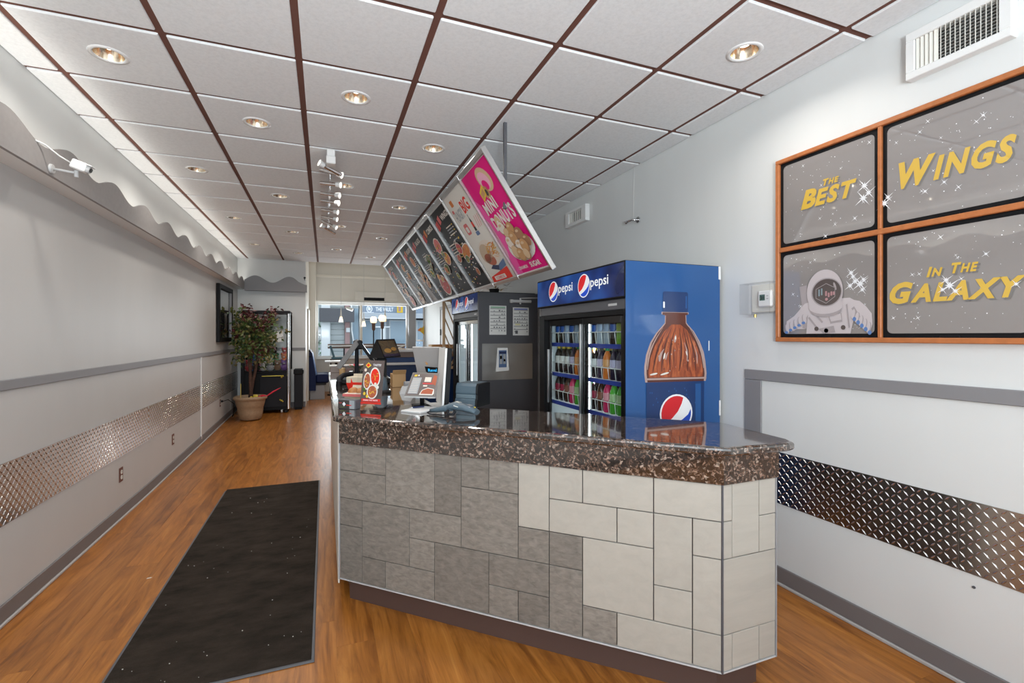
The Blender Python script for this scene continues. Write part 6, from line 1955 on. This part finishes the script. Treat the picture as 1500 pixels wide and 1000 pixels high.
part('backrest', MB().slab4([(.10, 12.56, 1.225), (.10, 12.29, 1.225), (.185, 12.29, .95), (.185, 12.56, .95)], .05, 'teal_seat'), t)
part('seat', MB().box((.15, 12.28, .90), (.42, 12.58, .955), 'teal_seat', .015), t)
for x, y in ((.12, 12.30), (.12, 12.55), (.40, 12.30), (.40, 12.55)):
    part('leg', MB().cyl((x, y, F9), (x + .02 * (1 if x < .2 else -1), y, .90), .011, .011, 'black', 8), t)
t = thing('window_bar', 'long narrow brown bar shelf along the street window', 'bar counter', (.9, 12.6, F9))
part('top', MB().box((.07, 12.62, 1.235), (1.95, YF - .065, 1.268), 'brown_laminate', .004), t)
part('fascia', MB().box((.05, 12.60, 1.20), (1.97, 12.62, 1.235), 'white', .003), t)
part('rail', MB().box((.07, 12.63, 1.155), (1.95, 12.70, 1.20), 'brown_laminate', .004), t)
for x in (.45, 1.2, 1.9):
    part('leg', MB().cyl((x, 12.68, F9), (x, 12.68, 1.16), .014, .014, 'charcoal', 8), t)
t = thing('dome_camera', 'tiny dark dome camera at the corner of the far left wall', 'camera', (-.37, YW, 2.55))
part('dome', MB().ball((-.365, YW - .03, 2.60), .022, 'black_gloss', 10, 6), t)
part('arm', MB().tube([(-.365, YW, 2.56), (-.365, YW - .03, 2.575), (-.365, YW - .03, 2.59)], .008, 'dark_grey', 6), t)
P('maple_yellow', (.75, .48, .03), .5); P('maple_orange', (.75, .22, .03), .5)
t = thing('maple_leaf_decal', 'yellow and orange leaf cut out hanging in the narrow street window', 'decoration', (2.45, YF - .01, 1.55))
p = Print((2.30, YF - .012, 1.50), (1, 0, 0), (0, 0, 1))
p.mb.prism([(.02, .13), (.09, .20), (.12, .18), (.18, .24), (.18, .0), (.11, .06)], (2.30, YF + .0, 1.50), (1, 0, 0), (0, 0, 1), .01, 'maple_yellow')
part('leaf', p.mb, t)
part('inner_leaf', MB().prism([(.0, .12), (.06, .17), (.11, .15), (.10, .11), (.05, .09)], (2.30, YF - .011, 1.50), (1, 0, 0), (0, 0, 1), .004, 'maple_orange'), t)

# ------------------------------------------------------------------ the street outside
ZG = -.12
P('asphalt', (.16, .165, .175), .8); P('pavement', (.42, .42, .41), .8); P('siding', (.46, .50, .50), .6); P('brick_pink', (.42, .27, .26), .8); P('ext_white', (.74, .77, .78), .6)
P('fascia_grey', (.24, .30, .38), .5); P('fascia_light', (.44, .48, .52), .5); P('ext_glass', (.30, .40, .48), .15, coat=.5); P('car_blue', (.28, .40, .54), .2, coat=1.0); P('car_glass', (.30, .40, .50), .06, coat=1.0); P('tyre', (.015, .015, .016), .8); P('shrub', (.10, .20, .10), .8, vary=.3)
struct('street', MB().box((-30, YF + .2, ZG - .1), (40, 60, ZG), 'asphalt').box((-30, YF + .15, ZG), (40, 15.6, ZG + .10), 'pavement').box((-30, 18.4, ZG), (40, 20.0, ZG + .10), 'pavement'))
h = thing('street_building', 'grey sided house with white pillar and pink brick pier across the street', 'building', (.5, 22, ZG))
part('wall', MB().box((-8, 20.6, ZG), (1.30, 27, 6.5), 'siding'), h)
for k in range(13):
    part('board', MB().box((.10, 20.56, .2 + k * .22), (.75, 20.60, .2 + k * .22 + .205), 'siding', .01), h)
part('pillar', MB().box((-.13, 20.2, ZG), (.20, 20.5, 3.2), 'ext_white', .01), h, 'white pillar')
part('brick_pier', MB().box((.76, 20.45, ZG), (.95, 20.60, 3.2), 'brick_pink', .006), h, 'pink brick pier')
part('downpipe', MB().tube([(1.0, 20.4, 3.2), (1.02, 20.4, 1.7), (1.10, 20.4, 1.2), (1.16, 20.4, ZG)], .03, 'ext_white', 8), h)
part('window', MB().box((1.04, 20.52, .4), (1.28, 20.58, 2.6), 'ext_glass'), h)
part('porch_lamp', MB().box((.80, 20.38, 1.62), (.95, 20.45, 1.80), 'ext_white', .01), h)
part('dark_panel', MB().box((-.20, 20.0, 2.02), (1.10, 20.15, 2.56), 'dark_grey', .01), h, 'dark grey fabric panel under the eaves')
b = MB()
rs = random.Random(3)
for k in range(170):
    c = Vector((rs.uniform(-.55, -.16), rs.uniform(19.3, 19.7), rs.uniform(.7, 2.0))); d = Vector((rs.gauss(0, 1), rs.gauss(0, 1), rs.gauss(0, 1))).normalized() * .09; s_ = d.orthogonal().normalized() * .05
    b.add([c, c + d * .5 + s_, c + d, c + d * .5 - s_], [(0, 1, 2), (0, 2, 3)], rs.choice(['shrub', 'shrub', 'ext_white', 'leaf_dark']))
t = thing('street_shrub', 'green shrub with white blossom beside the white pillar across the street', 'shrub', (-.35, 19.5, ZG))
part('foliage', b, t, kind='stuff'); part('stem', MB().cyl((-.35, 19.5, ZG), (-.35, 19.5, 1.4), .03, .015, 'bark', 8), t)
h = thing('street_shop', 'shop across the street with white lettered fascia and large windows', 'building', (4, 22, ZG))
part('wall', MB().box((1.32, 20.9, ZG), (14, 27, 6.5), 'fascia_light'), h)
part('fascia', MB().box((1.34, 20.55, 2.42), (9.0, 20.9, 3.4), 'fascia_grey', .01), h)
part('canopy', MB().box((1.34, 20.2, 2.20), (9.0, 20.9, 2.42), 'fascia_light', .01), h)
part('edge', MB().box((1.34, 20.18, 2.18), (9.0, 20.22, 2.21), 'ext_white'), h)
for x in (1.42, 2.55, 3.70, 4.85):
    f = part('shop_window', MB().box((x, 20.80, .45), (x + 1.0, 20.90, 2.15), 'ext_white', .01), h)
    part('pane', MB().box((x + .05, 20.78, .50), (x + .95, 20.81, 2.10), 'ext_glass'), f)
p = Print((1.45, 20.549, 2.42), (1, 0, 0), (0, 0, 1))
p.text('THE VAULT', .52, .085, .16, 'logo_white', bold=.03, width=.72)
p.ell(.27, .17, .12, .15, 'logo_white', 24).up().ell(.27, .17, .085, .115, 'fascia_grey', 20).up().ell(.25, .18, .04, .08, 'logo_white', 14).ell(.30, .16, .02, .07, 'logo_white', 10)
p.rect(.02, .015, .45, .035, 'logo_white')
part('sign_lettering', p.mb, h, 'white shop lettering with a round white emblem')
t = thing('street_sign', 'yellow and violet hanging shop sign across the street', 'sign', (2.85, 20.3, 2.3))
part('board', MB().box((2.80, 20.25, 2.44), (3.04, 20.29, 2.70), 'maple_yellow', .005), t)
part('inset', MB().box((2.86, 20.245, 2.50), (2.95, 20.25, 2.70), 'brick_pink'), t)
part('rod', MB().cyl((2.92, 20.27, 2.70), (2.92, 20.54, 2.74), .012, .012, 'ext_white', 6), t)
t = thing('street_planter', 'white T shaped stand in front of the shop across the street', 'stand', (2.15, 19.6, ZG))
part('post', MB().box((2.07, 19.5, ZG), (2.23, 19.6, 1.80), 'ext_white', .01), t)
part('crossbar', MB().box((1.85, 19.5, 1.80), (2.42, 19.6, 1.85), 'ext_white', .01), t)
part('foot', MB().box((1.95, 19.4, ZG + .1), (2.35, 19.7, ZG + .5), 'ext_white', .03), t)
def car(x, y, label):
    t = thing('parked_car', label, 'car', (x, y, ZG), 'cars parked on the street')
    side = [(-2.1, .30), (2.1, .30), (2.15, .62), (2.05, .82), (1.25, .92), (.65, 1.38), (-.9, 1.42), (-1.75, 1.0), (-2.12, .90)]
    part('body', MB().prism(side, (x, y + .8, ZG), (1, 0, 0), (0, 0, 1), 1.6, 'car_blue'), t)
    gl = [(1.10, .94), (.60, 1.32), (-.85, 1.36), (-1.55, .98)]
    part('side_window', MB().prism(gl, (x, y - .80, ZG), (1, 0, 0), (0, 0, 1), .012, 'car_glass'), t)
    for wx in (-1.35, 1.35):
        part('wheel', MB().cyl((x + wx, y - .83, ZG + .32), (x + wx, y - .60, ZG + .32), .32, .32, 'tyre', 20).cyl((x + wx, y - .84, ZG + .32), (x + wx, y - .83, ZG + .32), .18, .18, 'aluminium', 14), t)
        part('wheel', MB().cyl((x + wx, y + .60, ZG + .32), (x + wx, y + .83, ZG + .32), .32, .32, 'tyre', 20), t)
    part('headlight', MB().box((x + 2.02, y - .7, ZG + .66), (x + 2.14, y - .4, ZG + .78), 'ext_white', .01), t)
car(3.8, 17.3, 'pale blue parked car seen through the right street pane')
